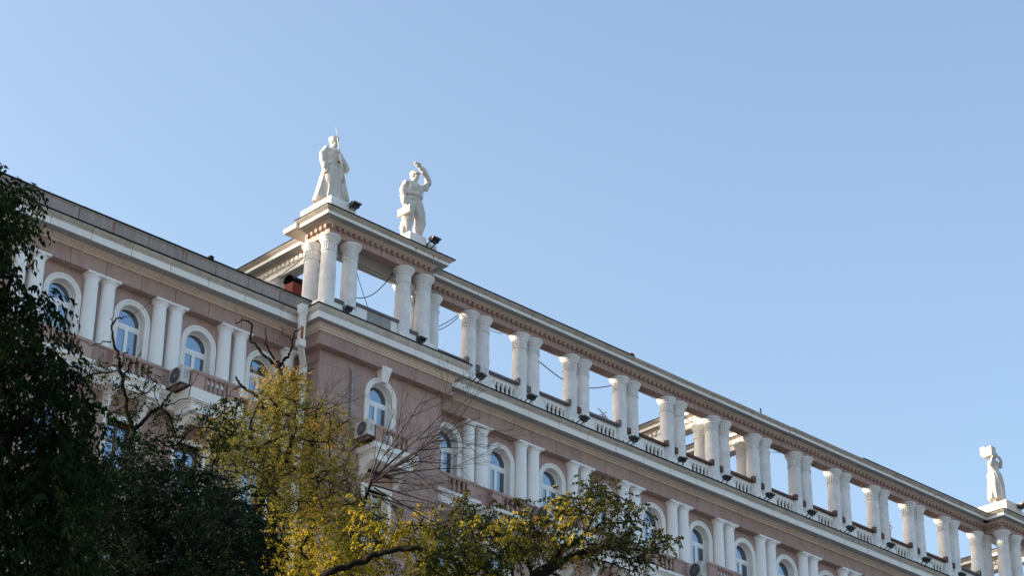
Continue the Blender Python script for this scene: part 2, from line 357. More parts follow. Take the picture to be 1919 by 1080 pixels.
def arched_window(x, y, curtains=()):
    global cur
    w = ob('window', WF, B, (x, y + .24, 0))
    ob('window_surround', SUR, w, (0, -.24, 0))
    for gmesh in (G_TOP, G_L, G_R): ob('glass_pane', gmesh, w)
    ob('room', ROOM, w)
    for a, b in curtains:
        cur += 1; ob('curtain', curtain_mesh(a, b, 35.0, 37.9 if a > -.3 and b < .2 else 37.95, cur), w)
    return w
CUR = {0: [(-.5, .5)], 1: [(-.5, .28)], 2: [(-.5, -.05), (.02, .5)], 3: [(-.5, .0)], 4: [(-.5, -.1)], 5: [(-.5, -.06)], 6: [(-.5, .5)], 7: [(-.5, .5)], 8: [(-.5, .1)], 9: [(-.5, .05)], 10: [(-.5, 0)], 11: [(-.2, .5)]}
for i, x in enumerate(WIN):
    if x > 33: continue
    arched_window(x, WY, CUR.get(i, []))
TXC = -3.30
arched_window(TXC, TY, [(-.5, -.05)])

def bay_walls(x, xl, xr, y, zt):
    for s, w in ((-1, x - xl), (1, xr - x)):
        arch_panel(s, 0, w - .006, 36.905, zt, y, y + .3, B, (x, 0, 0))
        a, b = sorted((x + s * .76, x + s * (w - .006)))
        MB().box(a, b, y, y + .3, 35.0, 36.895).build('wall_panel', M['pink'], B)
edges = {}
ws = [w for w in WIN if w < 33]
lw_ = [w for w in ws if w < TXC]; rw_ = [w for w in ws if w > TXC]
for grp, x0, x1 in ((lw_, XL, TX0 - .02), (rw_, TX1 + .02, ws[-1] + 1.5)):
    bd = [x0 if grp is rw_ else grp[0] - 1.5] + [(a + b) / 2 for a, b in zip(grp, grp[1:])] + [x1]
    for x, a, b in zip(grp, bd, bd[1:]): bay_walls(x, a, b, WY, 38.69)
MB().box(XL, lw_[0] - 1.51, WY, WY + .3, 0, 38.69).build('wall_panel', M['pink'], B)
MB().box(rw_[-1] + 1.51, XR, WY, WY + .3, 0, 38.69).build('wall_panel', M['pink'], B)
# dark backing seen only in the open joints
MB().box(lw_[0] - 1.5, TX0, .82, .9, 0, 38.9).build('wall_backing', M['gap'], B)
MB().box(TX1, rw_[-1] + 1.5, .82, .9, 0, 38.9).build('wall_backing', M['gap'], B)
# pavilion walls: window bay, flanks in courses, side returns
for s, w in ((-1, 1.35), (1, 1.35)):
    arch_panel(s, 0, w, 36.905, 38.65, TY, TY + .3, B, (TXC, 0, 0))
    a, b = sorted((TXC + s * .76, TXC + s * w)); MB().box(a, b, TY, TY + .3, 34.3, 36.895).build('wall_panel', M['pink'], B)
zc = [26.0, 28.7, 31.4, 34.1, 35.55, 37.0, 38.1, 38.65]
for a, b in ((TX0, TXC - 1.36), (TXC + 1.36, TX1)):
    for z0, z1 in zip(zc, zc[1:]):
        mid = (a + b) / 2 + random.uniform(-.2, .2)
        for p, q in ((a, mid - .006), (mid + .006, b)): MB().box(p, q, TY, TY + .3, z0 + .006, z1 - .006).build('wall_panel', M['pink'], B)
for x in (TX0, TX1 - .3):
    for z0, z1 in zip(zc, zc[1:]): MB().box(x, x + .3, TY + .302, WY + .4, z0 + .006, z1 - .006).build('wall_panel', M['pink'], B)
MB().box(TX0 + .02, TX0 + .28, TY + .31, WY + .4, 0, 38.9).build('wall_backing', M['gap'], B)
MB().box(TX0 + .31, TX1 - .31, TY + 1.6, TY + 1.66, 0, 38.9).build('wall_backing', M['gap'], B)
MB().box(TX0, TX1, TY, TY + .3, 0, 25.99).build('wall_panel', M['pink'], B)
# keystone
k = [(-.15, 38.14), (.15, 38.14), (.25, 38.76), (-.25, 38.76)]
MB().add([(TXC + x, TY - .24 - (.15 if z > 38.5 else 0), z) for x, z in k] + [(TXC + x, TY + .02, z) for x, z in k], [(0, 1, 2, 3), (1, 5, 6, 2), (2, 6, 7, 3), (3, 7, 4, 0), (0, 4, 5, 1)]).build('keystone', M['white'], B)

# ---- columns of the storey between the windows
def low_col_mesh():
    mb = MB(); z0, z1 = 35.86, 38.40
    pr = [(.285, z0), (.285, z0 + .5), (.280, z0 + 1.0), (.268, z0 + 1.7), (.255, z1), (.262, z1), (.262, z1 + .03), (.256, z1 + .035), (.256, z1 + .075)]
    mb.lathe(pr, 32); return autosmooth(mb.mesh('column', M['colwhite']), 40)
LC = low_col_mesh()
mb = MB(); mb.lathe([(.258, 38.46), (.27, 38.48), (.275, 38.50), (.30, 38.52), (.325, 38.56), (.335, 38.60), (.335, 38.602)], 32)
mb.box(-.35, .35, -.345, .3, 38.603, 38.685); LCAP = autosmooth(mb.mesh('capital', M['colwhite']), 40)
def low_col(x, y=WY - .07):
    c = ob('column', LC, B, (x, y, 0), (0, 0, random.uniform(0, 6)))
    ob('capital', LCAP, c, (0, 0, 0), (0, 0, -c.rotation_euler.z)); return c
for x0 in LEFTP + [x for x in LOW if x < 34]:
    for dx in (0, .73):
        if x0 + dx > TX0 - .35 and x0 < 0: continue
        low_col(x0 + dx)

# ---- dado, band course and balconies
def band(x0, x1, yf=-.5):
    # pink dado with ledge
    run('dado_panel', [(-.1, 35.0), (yf * -1 - 0, 35.0), (-yf, 35.78), (-.1, 35.78)], (x0, WY), (x1, WY), (0, -1), 0, 0, [M['pink']], [0] * 4, B, 1.5, .012)
    run('dado_ledge', [(-.1, 35.782), (.53, 35.782), (.55, 35.80), (.56, 35.85), (.54, 35.87), (-.1, 35.87)], (x0, WY), (x1, WY), (0, -1), 0, 0, [M['pink']], [0] * 6, B, 3, .008)
    p = [(-.1, 34.42), (.42, 34.42), (.42, 34.70), (.47, 34.72), (.50, 34.78), (.56, 34.82), (.58, 34.82), (.58, 34.86), (.62, 34.87), (.62, 34.995), (-.1, 34.998)]
    run('band_course', p, (x0, WY), (x1, WY), (0, -1), 0, 0, [M['white']], [0] * len(p), B, 3, .01)
band(XL, TX0); band(TX1, 34)
def baluster_mesh():
    mb = MB(); z0, z1 = 35.0, 35.62
    pr = [(.085, z0), (.085, z0 + .05), (.055, z0 + .07), (.05, z0 + .1), (.075, z0 + .18), (.08, z0 + .24), (.06, z0 + .34), (.042, z0 + .45), (.045, z0 + .5), (.07, z0 + .54), (.075, z0 + .57), (.075, z1)]
    mb.lathe(pr, 10); return autosmooth(mb.mesh('baluster', M['pink']), 50)
BAL = baluster_mesh()
def balcony(xc, yf, yw, nb=4, half=1.05, zoff=0, ped=.52, slabz=34.45, xa=None):
    """yf front face of the balustrade, yw wall it springs from"""
    s = MB(); e = .12; z0 = slabz
    lay = [(z0, z0 + .30, 0), (z0 + .302, z0 + .36, .04), (z0 + .362, z0 + .41, .09), (z0 + .412, 34.995 + 0, .15)]
    for a, b, t_ in lay: s.box(xc - half - t_ + .02, xc + half + t_ - .02, yf - t_ + .02, yw, a + zoff, b + zoff)
    bal = s.build('balcony', M['white'], B)
    for sx in (-1, 1):
        a, b = sorted((xc + sx * half, xc + sx * (half - ped)))
        MB().box(a, b, yf, yf + .18, 35.0 + zoff, 35.62 + zoff).build('pedestal', M['pink'], bal)
        c, d = sorted((xc + sx * half, xc + sx * (half - .16)))
        if yw - yf > .75:
            MB().box(c, d, yw - .3, yw, 35.0 + zoff, 35.62 + zoff).build('pedestal', M['pink'], bal)
            for q in range(3): ob('baluster', BAL, bal, (xc + sx * (half - .08), yf + .18 + (yw - .3 - yf - .18) * (q + .5) / 3, zoff))
        else: MB().box(c, d, yf + .181, yw, 35.0 + zoff, 35.62 + zoff).build('pedestal', M['pink'], bal)
        MB().box(c - .03, d + .03, yf + .2, yw, 35.622 + zoff, 35.76 + zoff).build('handrail', M['pink'], bal)
    MB().add([], []).box(xc - half - .03, xc + half + .03, yf - .03, yf + .2, 35.66 + zoff, 35.76 + zoff).box(xc - half - .012, xc + half + .012, yf - .012, yf + .19, 35.622 + zoff, 35.659 + zoff).build('handrail', M['pink'], bal)
    w = 2 * (half - ped)
    for q in range(nb): ob('baluster', BAL, bal, (xc - w / 2 + w * (q + .5) / nb, yf + .09, zoff))
    return bal
DEEP = {2, 6, 9}
for i, x in enumerate(WIN):
    if x > 33: continue
    if i in DEEP: balcony(x, -1.80, WY - .4, 5, slabz=34.15)
    else: balcony(x, -1.12, WY - .4, 4)
balcony(-3.22, -2.62, TY, 5, half=.98, zoff=.08, ped=.34, slabz=34.35)
# brackets below the balconies
def bracket(x, y0, y1, z, hs=1.0):
    pr = [(y1, z), (y0, z), (y0 - .02, z - .1 * hs), (y0 + .15, z - .22 * hs), (y0 + (y1 - y0) * .5, z - .4 * hs), (y1 - .12, z - .75 * hs), (y1, z - .95 * hs)]
    v = [(x - .11, y, zz) for y, zz in pr] + [(x + .11, y, zz) for y, zz in pr]; n = len(pr)
    f = [(i, (i + 1) % n, n + (i + 1) % n, n + i) for i in range(n)] + [tuple(range(n - 1, -1, -1)), tuple(range(n, 2 * n))]
    return ob('bracket', me('bracket', v, f, M['white']), B)
for i, x in enumerate(WIN):
    if x < 33:
        for s in (-.75, .75): bracket(x + s, -1.55 if i in DEEP else -.95, WY, 34.14 if i in DEEP else 34.42)
for s in (-.85, .85): bracket(-3.22 + s, -2.3, TY, 34.42, .5)

# ---- storeys below: rectangular windows between pink piers
def low_window(x, y, z0, z1, hw, brown):
    fm = MB()
    fm.box(-hw, -hw + .07, 0, .07, z0, z1).box(hw - .07, hw, 0, .07, z0, z1).box(-hw + .07, hw - .07, 0, .07, z1 - .07, z1).box(-hw + .07, hw - .07, 0, .07, z0, z0 + .07)
    fm.box(-.05, .05, -.005, .06, z0 + .07, z1 - .07).box(-hw + .07, hw - .07, -.01, .055, z0 + (z1 - z0) * .66, z0 + (z1 - z0) * .66 + .08)
    w = fm.build('window', M['brownframe'] if brown else M['pvc'], B, loc=(x, y + .22, 0))
    for s in (-1, 1):
        a, b = sorted((s * .05, s * (hw - .07)))
        MB().add([(a, .03, z0), (b, .03, z0), (b, .03, z1), (a, .03, z1)], [(0, 1, 2, 3)]).build('glass_pane', M['glass'], w)
    MB().box(-hw, hw, .55, .6, z0, z1).build('room', M['dark'], w)
    sr = MB(); t_ = .17
    sr.box(-hw - t_, -hw, -.29, .1, z0 - .1, z1).box(hw, hw + t_, -.29, .1, z0 - .1, z1).box(-hw - t_, hw + t_, -.3, .1, z1, z1 + t_).box(-hw - t_ - .05, hw + t_ + .05, -.38, .1, z0 - .22, z0 - .1)
    sr.build('window_surround', M['white'], w)
def lower_storey(xs, x0, x1, y, zb, zt, wz0, wz1):
    hw = .58; e = [x0] + [v for x in xs for v in (x - hw - .05, x + hw + .05)] + [x1]
    for a, b in zip(e[::2], e[1::2]): MB().box(a + .004, b - .004, y, y + .3, zb, zt).build('wall_panel', M['pink'], B)
    for x in xs:
        MB().box(x - hw - .05, x + hw + .05, y, y + .3, wz1, zt).build('wall_panel', M['pink'], B)
        MB().box(x - hw - .05, x + hw + .05, y, y + .3, zb, wz0).build('wall_panel', M['pink'], B)
        low_window(x, y, wz0, wz1, hw, x < -10)
lower_storey(lw_, lw_[0] - 1.5, TX0, WY, 30.61, 34.99, 31.2, 33.5)
lower_storey(rw_, TX1, rw_[-1] + 1.5, WY, 30.61, 34.99, 31.2, 33.5)
lower_storey(lw_, lw_[0] - 1.5, TX0, WY, 25.5, 30.6, 27.4, 29.8)
lower_storey(rw_[:3], TX1, rw_[-1] + 1.5, WY, 25.5, 30.6, 27.4, 29.8)
lower_storey([TXC], TXC - 1.352, TXC + 1.352, TY, 30.21, 34.29, 31.2, 33.6)
MB().box(TXC - 1.352, TXC + 1.352, TY, TY + .3, 26, 30.2).build('wall_panel', M['pink'], B)
MB().box(lw_[0] - 1.5, TX0, WY, WY + .3, 0, 25.49).build('wall_panel', M['pink'], B)
MB().box(TX1, rw_[-1] + 1.5, WY, WY + .3, 0, 25.49).build('wall_panel', M['pink'], B)
# side and end walls
MB().box(XL, XL + .3, WY + .31, 15, 0, 39.8).build('end_wall', M['pink'], B)
MB().box(XR - .3, XR, WY + .31, 15, 0, 39.8).build('end_wall', M['pink'], B)

# ---- parapet over the left wing
run('parapet_panel', [(-.2, 40.03), (.5, 40.03), (.5, 40.90), (-.2, 40.90)], (XL, WY), (TX0 + .05, WY), (0, -1), 0, 0, [M['parapet']], [0] * 4, B, 1.55, .028, .006)
MB().box(XL, TX0, WY - .46, WY + .15, 40.02, 40.88).build('parapet_core', M['gap'], B)
run('parapet_coping', [(-.25, 40.903), (.54, 40.903), (.54, 40.95), (-.25, 40.95)], (XL, WY), (TX0 + .05, WY), (0, -1), 0, 0, [M['crown']], [0] * 4, B, 3.1, .01, .003)
run('parapet_flashing', [(-.3, 40.953), (.57, 40.935), (.58, 41.0), (.5, 41.02), (-.3, 41.02)], (XL, WY), (TX0 + .05, WY), (0, -1), 0, 0, [M['flash']], [0] * 5, B, 2.1, .004, .012)
def stain(x, y, z, w, h, seed):
    r = random.Random(seed); n = 9; L_ = []; R_ = []
    for k in range(n):
        t_ = k / (n - 1); ww = w * (1 - .75 * t_) * r.uniform(.75, 1.1); c = r.uniform(-.008, .008)
        L_.append((x + c - ww / 2, y, z - h * t_)); R_.append((x + c + ww / 2, y, z - h * t_))
    v = L_ + R_; return ob('rust_stain', me('rust_stain', v, [(k, n + k, n + k + 1, k + 1) for k in range(n - 1)], M['ruststain']), B)
stain(-15.62, WY - .509, 40.88, .07, .5, 1); stain(-12.33, WY - .509, 40.88, .07, .45, 2)
stain(-12.9, WY - .55, 40.95, .05, .1, 5)

# ---- rooftop colonnade: column, capital
def up_col_mesh():
    z0, z1 = 40.95, 43.30; mb = MB()
    pr = [(.37, z0), (.37, z0 + .08), (.335, z0 + .1), (.335, z0 + .16), (.33, z0 + .2), (.332, z0 + .8), (.325, z0 + 1.4), (.305, z1 - .02), (.305, z1), (.335, z1 + .004), (.338, z1 + .045), (.305, z1 + .05)]
    mb.lathe(pr, 36); return autosmooth(mb.mesh('column', M['stone']), 40)
UC = up_col_mesh()
def up_cap_mesh():
    mb = MB(); n = 72
    pr = [(.305, 43.345), (.312, 43.36), (.318, 43.38), (.322, 43.66), (.318, 43.69)]
    mb.lathe(pr, n, mod=lambda j, k: (.86 if (k % 4) in (0, 1) else 1.0) if 1 < j < 4 else .985)
    mb.lathe([(.30, 43.685), (.335, 43.69), (.345, 43.72), (.34, 43.74), (.355, 43.76), (.385, 43.81), (.40, 43.83), (.40, 43.85), (.39, 43.855), (.43, 43.90), (.455, 43.935), (.46, 43.97), (.45, 43.995)], 36)
    return autosmooth(mb.mesh('capital', M['stone']), 30)
UCAP = up_cap_mesh()
PED = MB().box(-.40, .40, -.40, .40, 40.0, 40.945).mesh('pedestal', M['white'])
def up_col(x, y):
    c = ob('column', UC, B, (x, y, 0), (0, 0, random.uniform(0, .3))); ob('capital', UCAP, c)
    ob('pedestal', PED, c, (0, 0, 0), (0, 0, -c.rotation_euler.z)); return c
pairs = [(x, x + .766) for x in XN]
for a, b in pairs: up_col(a, 0); up_col(b, 0)
def pav_cols(s, m):
    # m=+1 mirrored arrangement handled by symmetric layout
    for x in (-5.79, -4.70, -1.878, -.788): up_col(x + s, -1.07)
    for x in (-5.79, -5.0, -.95, -.1): up_col(x + s, 0)
pav_cols(0, 1)
up_col(.62, 0)
for x in (39.6, 40.69, 43.512, 44.602): up_col(x, -1.07)
for x in (38.76, 39.6, 43.8, 44.6): up_col(x, 0)
for x, y in ((-4.84, 3.56), (-4.84, 7.2), (18.4, .95), (18.4, 5.0), (21.4, .95), (21.4, 5.0), (44.2, 3.6)): up_col(x, y)

# ---- upper entablature
def ent_prof(t0=.24, over=.9, sof=44.58, back=None):
    back = -t0 if back is None else back
    return [(back, 44.0), (t0, 44.0), (t0, 44.46), (t0 + .07, 44.463), (t0 + .07, 44.505), (t0 + .035, 44.508), (t0 + .035, 44.525), (t0 + .10, 44.55), (t0 + .16, 44.565), (t0 + .16, sof + .01),
            (over - .17, sof + .01), (over - .17, 44.72), (over - .15, 44.73), (over - .165, 44.745), (over - .13, 44.765), (over - .08, 44.79), (over - .02, 44.82), (over, 44.84), (over, 44.86), (back, 44.88)]
UE_MI = [0, 0] + [{1: 1, 3: 4, 0: 2, 2: 3}[q] for q in auto_mi(ent_prof())[2:]]
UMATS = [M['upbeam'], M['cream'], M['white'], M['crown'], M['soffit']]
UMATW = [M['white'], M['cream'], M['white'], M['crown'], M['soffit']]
def dentil_row(P0, P1, out, mat, t0=.24, sp=.285):
    P0 = Vector((*P0, 0)); P1 = Vector((*P1, 0)); d = (P1 - P0).normalized(); o_ = Vector((*out, 0)); L_ = (P1 - P0).length; n = max(2, int(L_ / sp)); mb = MB()
    for i in range(n):
        c = P0 + d * (L_ * (i + .5) / n); w = .075
        v = []
        for z, tt in ((44.28, t0 - .01), (44.455, t0 - .01)):
            for a, b in ((-w, 0), (w, 0), (w, .13), (-w, .13)): v.append(c + d * a + o_ * (tt + b) + Vector((0, 0, z)))
        mb.add(v, [(0, 3, 2, 1), (4, 5, 6, 7), (0, 1, 5, 4), (1, 2, 6, 5), (2, 3, 7, 6), (3, 0, 4, 7)])
        v = [c + d * (L_ / n / 2 - .085) + o_ * (t0 - .01), ]
    mb.box(0, 0, 0, 0, 0, 0) if False else None
    o = mb.build('dentil_course', mat, B); o['kind'] = 'stuff'; return o
def beam(P0, P1, out, m0, m1, mats, step, dent=True, flash=True, over=.9, jit=0.0, dmat=None, back=None):
    p = ent_prof(over=over, back=back)
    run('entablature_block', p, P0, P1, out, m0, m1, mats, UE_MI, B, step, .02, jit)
    if flash:
        fl = [(over - .3, 44.865), (over + .025, 44.85), (over + .025, 44.905), (over - .3, 44.93)]
        run('roof_flashing', fl, P0, P1, out, m0, m1, [M['flash']], [0] * 4, B, 3.3, .004)
    if dent:
        d = (Vector(P1) - Vector(P0)).normalized(); q0 = Vector(P0) - d * (m0 * .24); q1 = Vector(P1) + d * (m1 * .24)
        dentil_row(q0, q1, out, dmat or mats[0])
# main run: flashing missing in the middle stretch, as in the photograph
X0, X1 = -.55, 39.36
beam((X0, 0), (12.0, 0), (0, -1), 0, 0, UMATS, 2.9, True, True)
beam((12.0, 0), (28.4, 0), (0, -1), 0, 0, UMATS, 2.9, True, False, jit=.012)
beam((28.4, 0), (X1, 0), (0, -1), 0, 0, UMATS, 2.9, True, True)
beam((X1, .06), (X0, .06), (0, 1), 0, 0, UMATW, 6, False, False, back=.19)
def pav_top(s):
    a, b = -5.79 + s, -.788 + s
    beam((a, -1.07), (b, -1.07), (0, -1), 1, 1, UMATS, 2.4)
    beam((a, .15), (a, -1.07), (-1, 0), 0, 1, UMATS, 9)
    beam((b, -1.07), (b, .15), (1, 0), 1, 0, UMATS, 9)
    MB().box(a - .24, b + .24, -1.30, .3, 44.60, 44.84).build('pavilion_slab', M['cream'], B)
    MB().box(a - .235, b + .235, -.235, .238, 43.99, 44.60).build('inner_beam', M['white'], B)
    for x in (a, b): MB().box(x - .235, x + .235, -.90, .14, 43.994, 44.6).build('inner_beam', M['upbeam'], B)
    MB().box(a - .85, b + .85, .10, .92, 44.595, 44.80).build('rear_soffit', M['cream'], B)
pav_top(0); pav_top(SH)
# beams running back over the roof
def back_beam(xa, y0, y1, over=.9):
    beam((xa, y1), (xa, y0), (-1, 0), 0, 0, UMATW, 3.0, True, True, over=over)
    MB().box(xa + .05, xa + .3, y0, y1, 44.001, 44.8).build('inner_beam', M['white'], B)
back_beam(-4.9, .24, 12); back_beam(18.45, .3, 9, .72); back_beam(21.85, .3, 9, .72); back_beam(44.2, .3, 12)

# ---- low balustrade wall between the rooftop columns
def slot_wall(x0, x1, y, rust, style):
    xc = (x0 + x1) / 2 + .12; hw = .62; zt = 41.50
    wall = MB(); wall.box(x0, xc - hw, y - .12, y + .12, 40.0, zt).box(xc + hw, x1, y - .12, y + .12, 40.0, zt).box(xc - hw, xc + hw, y - .12, y + .12, 41.30, zt).box(xc - hw, xc + hw, y - .12, y + .12, 40.0, 40.45)
    w = wall.build('roof_balustrade', M['white'], B)
    MB().box(xc - hw, xc + hw, y + .09, y + .118, 40.451, 41.299).build('slot_shade_panel', M['gap'], w)  # dark panel added behind the balusters to make the slots look shaded
    for q in range(5):
        xx = xc - hw + 2 * hw * (q + .5) / 5
        mb = MB(); mb.lathe([(.085, 40.45), (.085, 40.52), (.06, 40.56), (.085, 40.72), (.088, 40.8), (.055, 41.05), (.05, 41.14), (.08, 41.2), (.09, 41.24), (.09, 41.30)], 8)
        mb.build('baluster', M['white'], w, True, loc=(xx, y - .03, 0))
    m = M['rust'] if rust else M['coping']
    cp = MB(); j = random.uniform(-.02, .02)
    pr = [(-.24, 41.503), (-.26, 41.55), (-.20, 41.65 + j), (-.1, 41.70 + j), (.1, 41.70 + j), (.2, 41.65), (.24, 41.503)]
    v = [(x, y + a, z) for x in (x0 - .04, x1 + .04) for a, z in pr]; n = len(pr)
    cp.add(v, [(i, (i + 1) % n, n + (i + 1) % n, n + i) for i in range(n)] + [tuple(range(n - 1, -1, -1)), tuple(range(n, 2 * n))])
    cp.build('coping', m, w)
    # upturned flashing collar against the next column
    MB().box(x1 - .03, x1 + .12, y - .32, y - .12, 41.50, 41.78 + j).build('flashing_collar', m, w)
def gap_piece(x0, x1, y, rust):
    m = M['rust'] if rust else M['coping']
    w = MB().box(x0, x1, y - .1, y + .1, 40.0, 41.38).build('roof_balustrade', M['white'], B)
    MB().box(x0 - .1, x1 + .05, y - .22, y + .15, 41.39, 41.66).build('coping', m, w)
RUST = {4, 5, 6, 7, 8, 9, 10, 11}
allp = [(-.1, .62)] + pairs + [(38.76, 39.6)]
for i, ((a, b), (c, d)) in enumerate(zip(allp, allp[1:])):
    slot_wall(b + .33, c - .33, 0, i in RUST, 0)
for i, (a, b) in enumerate(allp[1:-1]): gap_piece(a + .30, b - .30, 0, i >= 2)
# pavilion balustrades with a bare concrete repair
for s in (0, SH):
    w = MB().box(-4.33 + s, -1.24 - .98 + s, -1.19, -.95, 40.0, 41.40).build('roof_balustrade', M['white'], B)
    MB().box(-3.78 + s, -2.55 + s, -1.21, -.94, 40.0, 41.402).build('concrete_repair', M['concrete'], w)
    MB().box(-4.40 + s, -2.15 + s, -1.26, -.88, 41.405, 41.52).build('coping', M['coping'], w)
    for a, b in ((-5.42, -5.04), (-1.53, -1.13)):
        w = MB().box(a + s, b + s, -1.17, -.97, 40.0, 41.2).build('roof_balustrade', M['white'], B); MB().box(a + s - .03, b + s + .03, -1.24, -.9, 41.202, 41.34).build('coping', M['coping'], w)
# pavilion end: pedestal wall in the depth direction
MB().box(-5.95, -5.6, -.7, -.35, 40.0, 41.3).build('roof_balustrade', M['white'], B)

# ---- statue plinths (part of the building)
MB().box(-6.20, -4.95, -1.52, .45, 44.86, 45.62).build('plinth', M['white'], B)
MB().box(-4.93, -4.35, -1.35, -.7, 44.86, 45.25).build('plinth', M['white'], B)
MB().box(-2.03, -1.15, -1.55, -.35, 44.86, 45.60).build('plinth', M['white'], B)
MB().box(-1.13, -.42, -1.40, -.6, 44.86, 45.52).build('plinth', M['white'], B)
MB().box(39.58, 40.95, -1.55, .75, 44.86, 45.75).build('plinth', M['cream'], B)
MB().box(40.97, 41.9, -1.35, -.5, 44.86, 45.55).build('plinth', M['white'], B)
stain(-1.95, -1.885, 44.72, .09, .16, 11); stain(-1.0, -1.885, 44.72, .08, .14, 12); stain(-.7, -1.885, 44.74, .05, .15, 13)
stain(34.4, -.735, 44.72, .10, .15, 14)

# ------------------------------------------------------------------ unseen taller block, added behind to shade the facade's roof level
RW = thing('added_shade_block', 'unseen tall pink block added behind the front building to shade its roof level', 'building', (-20, 30, 0))
MB().box(-62, 50, .3, 14, 0, 54.0).build('wall', M['pink'], RW)
MB().box(-62.4, 50.4, -.25, 14.4, 54.01, 54.4).build('cornice', M['white'], RW)
_rw = MB().box(-.7, .7, 0, .12, 0, 1.9).mesh('window', M['pvc']); _rg = me('glass_pane', [(-.58, -.01, .12), (.58, -.01, .12), (.58, -.01, 1.78), (-.58, -.01, 1.78)], [(0, 1, 2, 3)], M['glass'])
for zz in range(3):
    for xx in range(20):
        w_ = ob('window', _rw, RW, (-58 + xx * 5.4, .18, 41.5 + zz * 4)); ob('glass_pane', _rg, w_)

# ------------------------------------------------------------------ rainwater pipe
dp = thing('downpipe', 'white square rainwater pipe with a rusty patch, in the corner beside the pavilion', 'downpipe', (-6.62, -1.0, 25))
def local(o, mbx, name, mat, **k):
    c = mbx.build(name, mat, o, **k); c.location = (-o.location[0], -o.location[1], -o.location[2]); return c
h = MB(); h.add([(-7.58, -1.90, 40.10), (-7.20, -1.90, 40.10), (-7.20, -1.6, 40.10), (-7.58, -1.6, 40.10), (-7.54, -1.86, 39.72), (-7.24, -1.86, 39.72), (-7.24, -1.62, 39.72), (-7.54, -1.62, 39.72)],
                [(0, 1, 2, 3), (4, 7, 6, 5), (0, 4, 5, 1), (1, 5, 6, 2), (2, 6, 7, 3), (3, 7, 4, 0)])
local(dp, h, 'hopper', M['white'])
local(dp, MB().box(-7.51, -7.27, -1.84, -1.64, 39.20, 39.718), 'pipe', M['white'])
local(dp, MB().box(-7.50, -7.28, -1.83, -1.65, 38.62, 39.198), 'rusty_pipe', M['white'])
local(dp, MB().box(-7.49, -7.36, -1.836, -1.82, 38.64, 39.17), 'rust_patch', M['ruststain'])
local(dp, MB().box(-7.54, -7.24, -1.87, -1.61, 38.34, 38.618), 'elbow', M['white'])
local(dp, MB().bar((-7.40, -1.74, 38.44), (-6.72, -1.12, 37.95), .22, .22), 'elbow', M['white'])
local(dp, MB().box(-6.84, -6.61, -1.22, -1.01, 25, 37.97), 'pipe', M['white'])

# conduit on the pavilion wall
cd = thing('conduit', 'thin grey conduit pipe running up the pink pavilion wall above the air conditioner', 'conduit', (-4.75, TY - .06, 35.9))
local(cd, MB().tube([(-4.72, TY - .07, 35.9), (-4.76, TY - .07, 37.0), (-4.8, TY - .07, 38.15), (-4.86, TY - .05, 38.28), (-4.88, TY + .03, 38.3)], .045, 8), 'pipe', M['grey'], smooth=True)
for z in (36.6, 37.5): local(cd, MB().box(-4.86, -4.66, TY - .1, TY, z, z + .04), 'clamp', M['grey'])

# ------------------------------------------------------------------ air conditioners
def ac_unit(label, loc, rz=0, sc=1.0):
    """local: fan side looks towards -x, casing .85 deep along y, .36 wide along x, .72 high"""
    a = thing('air_conditioner', label, 'air conditioner', loc, rz, 'air conditioners hung beside the balconies')
    d, w, hh = .88 * sc, .38 * sc, .72 * sc
    c = MB().box(0, w, -d, 0, 0, hh)
    m = c.mesh('casing', M['acwhite']); bm = bmesh.new(); bm.from_mesh(m); bmesh.ops.bevel(bm, geom=bm.edges[:], offset=.02, segments=2, affect='EDGES'); bm.to_mesh(m); bm.free()
    ob('casing', m, a)
    yc, zc_ = -d * .56, hh * .5
    fr = MB(); n = 28
    fr.add([(-.012, yc + .30 * sc * math.cos(2 * math.pi * k / n), zc_ + .30 * sc * math.sin(2 * math.pi * k / n)) for k in range(n)], [tuple(range(n))])
    fr.build('fan_opening', M['dark'], a)
    gr = MB()
    for r in (.06, .12, .18, .24, .30):
        gr.tube([(-.025, yc + r * sc * math.cos(2 * math.pi * k / 24), zc_ + r * sc * math.sin(2 * math.pi * k / 24)) for k in range(25)], .005, 4, cap=False)
    for k in range(12): gr.bar((-.025, yc, zc_), (-.025, yc + .30 * sc * math.cos(math.pi * k / 6), zc_ + .30 * sc * math.sin(math.pi * k / 6)), .008)
    gr.build('fan_grille', M['grey'], a)
    fb = MB()
    for k in range(3):
        t_ = 2 * math.pi * k / 3 + .4
        p = [(-.018, yc + .05 * math.cos(t_), zc_ + .05 * math.sin(t_)), (-.02, yc + .26 * sc * math.cos(t_ - .35), zc_ + .26 * sc * math.sin(t_ - .35)), (-.014, yc + .27 * sc * math.cos(t_ + .35), zc_ + .27 * sc * math.sin(t_ + .35))]
        fb.add(p, [(0, 1, 2)])
    fb.lathe([(.05, 0), (.04, .01)], 10); fb.build('fan_blade', M['black'], a)
    lv = MB()
    for k in range(8): lv.box(w * .25, w * .8, -d - .006, -d + .01, hh * (.30 + .06 * k), hh * (.325 + .06 * k))
    lv.build('side_vent', M['grey'], a)
    br = MB(); br.box(-.04, w + .04, -d - .05, -d + .02, -.07, -.01).box(-.04, w + .04, -.06, 0, -.07, -.01).box(-.05, 0, -d, 0, -.08, -.012).box(w - .02, w + .05, -d, 0, -.08, -.012)
    br.bar((0, -d, -.05), (0, .25, -.5), .04).bar((w, -d, -.05), (w, .25, -.5), .04)
    br.build('bracket', M['rust'], a)
    MB().tube([(w * .6, -.02, .2), (w * .7, .1, .1), (w * 1.3, .15, -.1), (w * 1.6, .2, .4)], .02, 6).build('hose', M['wire'], a, True)
    return a
ac_unit('off-white air conditioner with round fan hung beside the left wing balcony', (-12.60, -.78, 35.16))
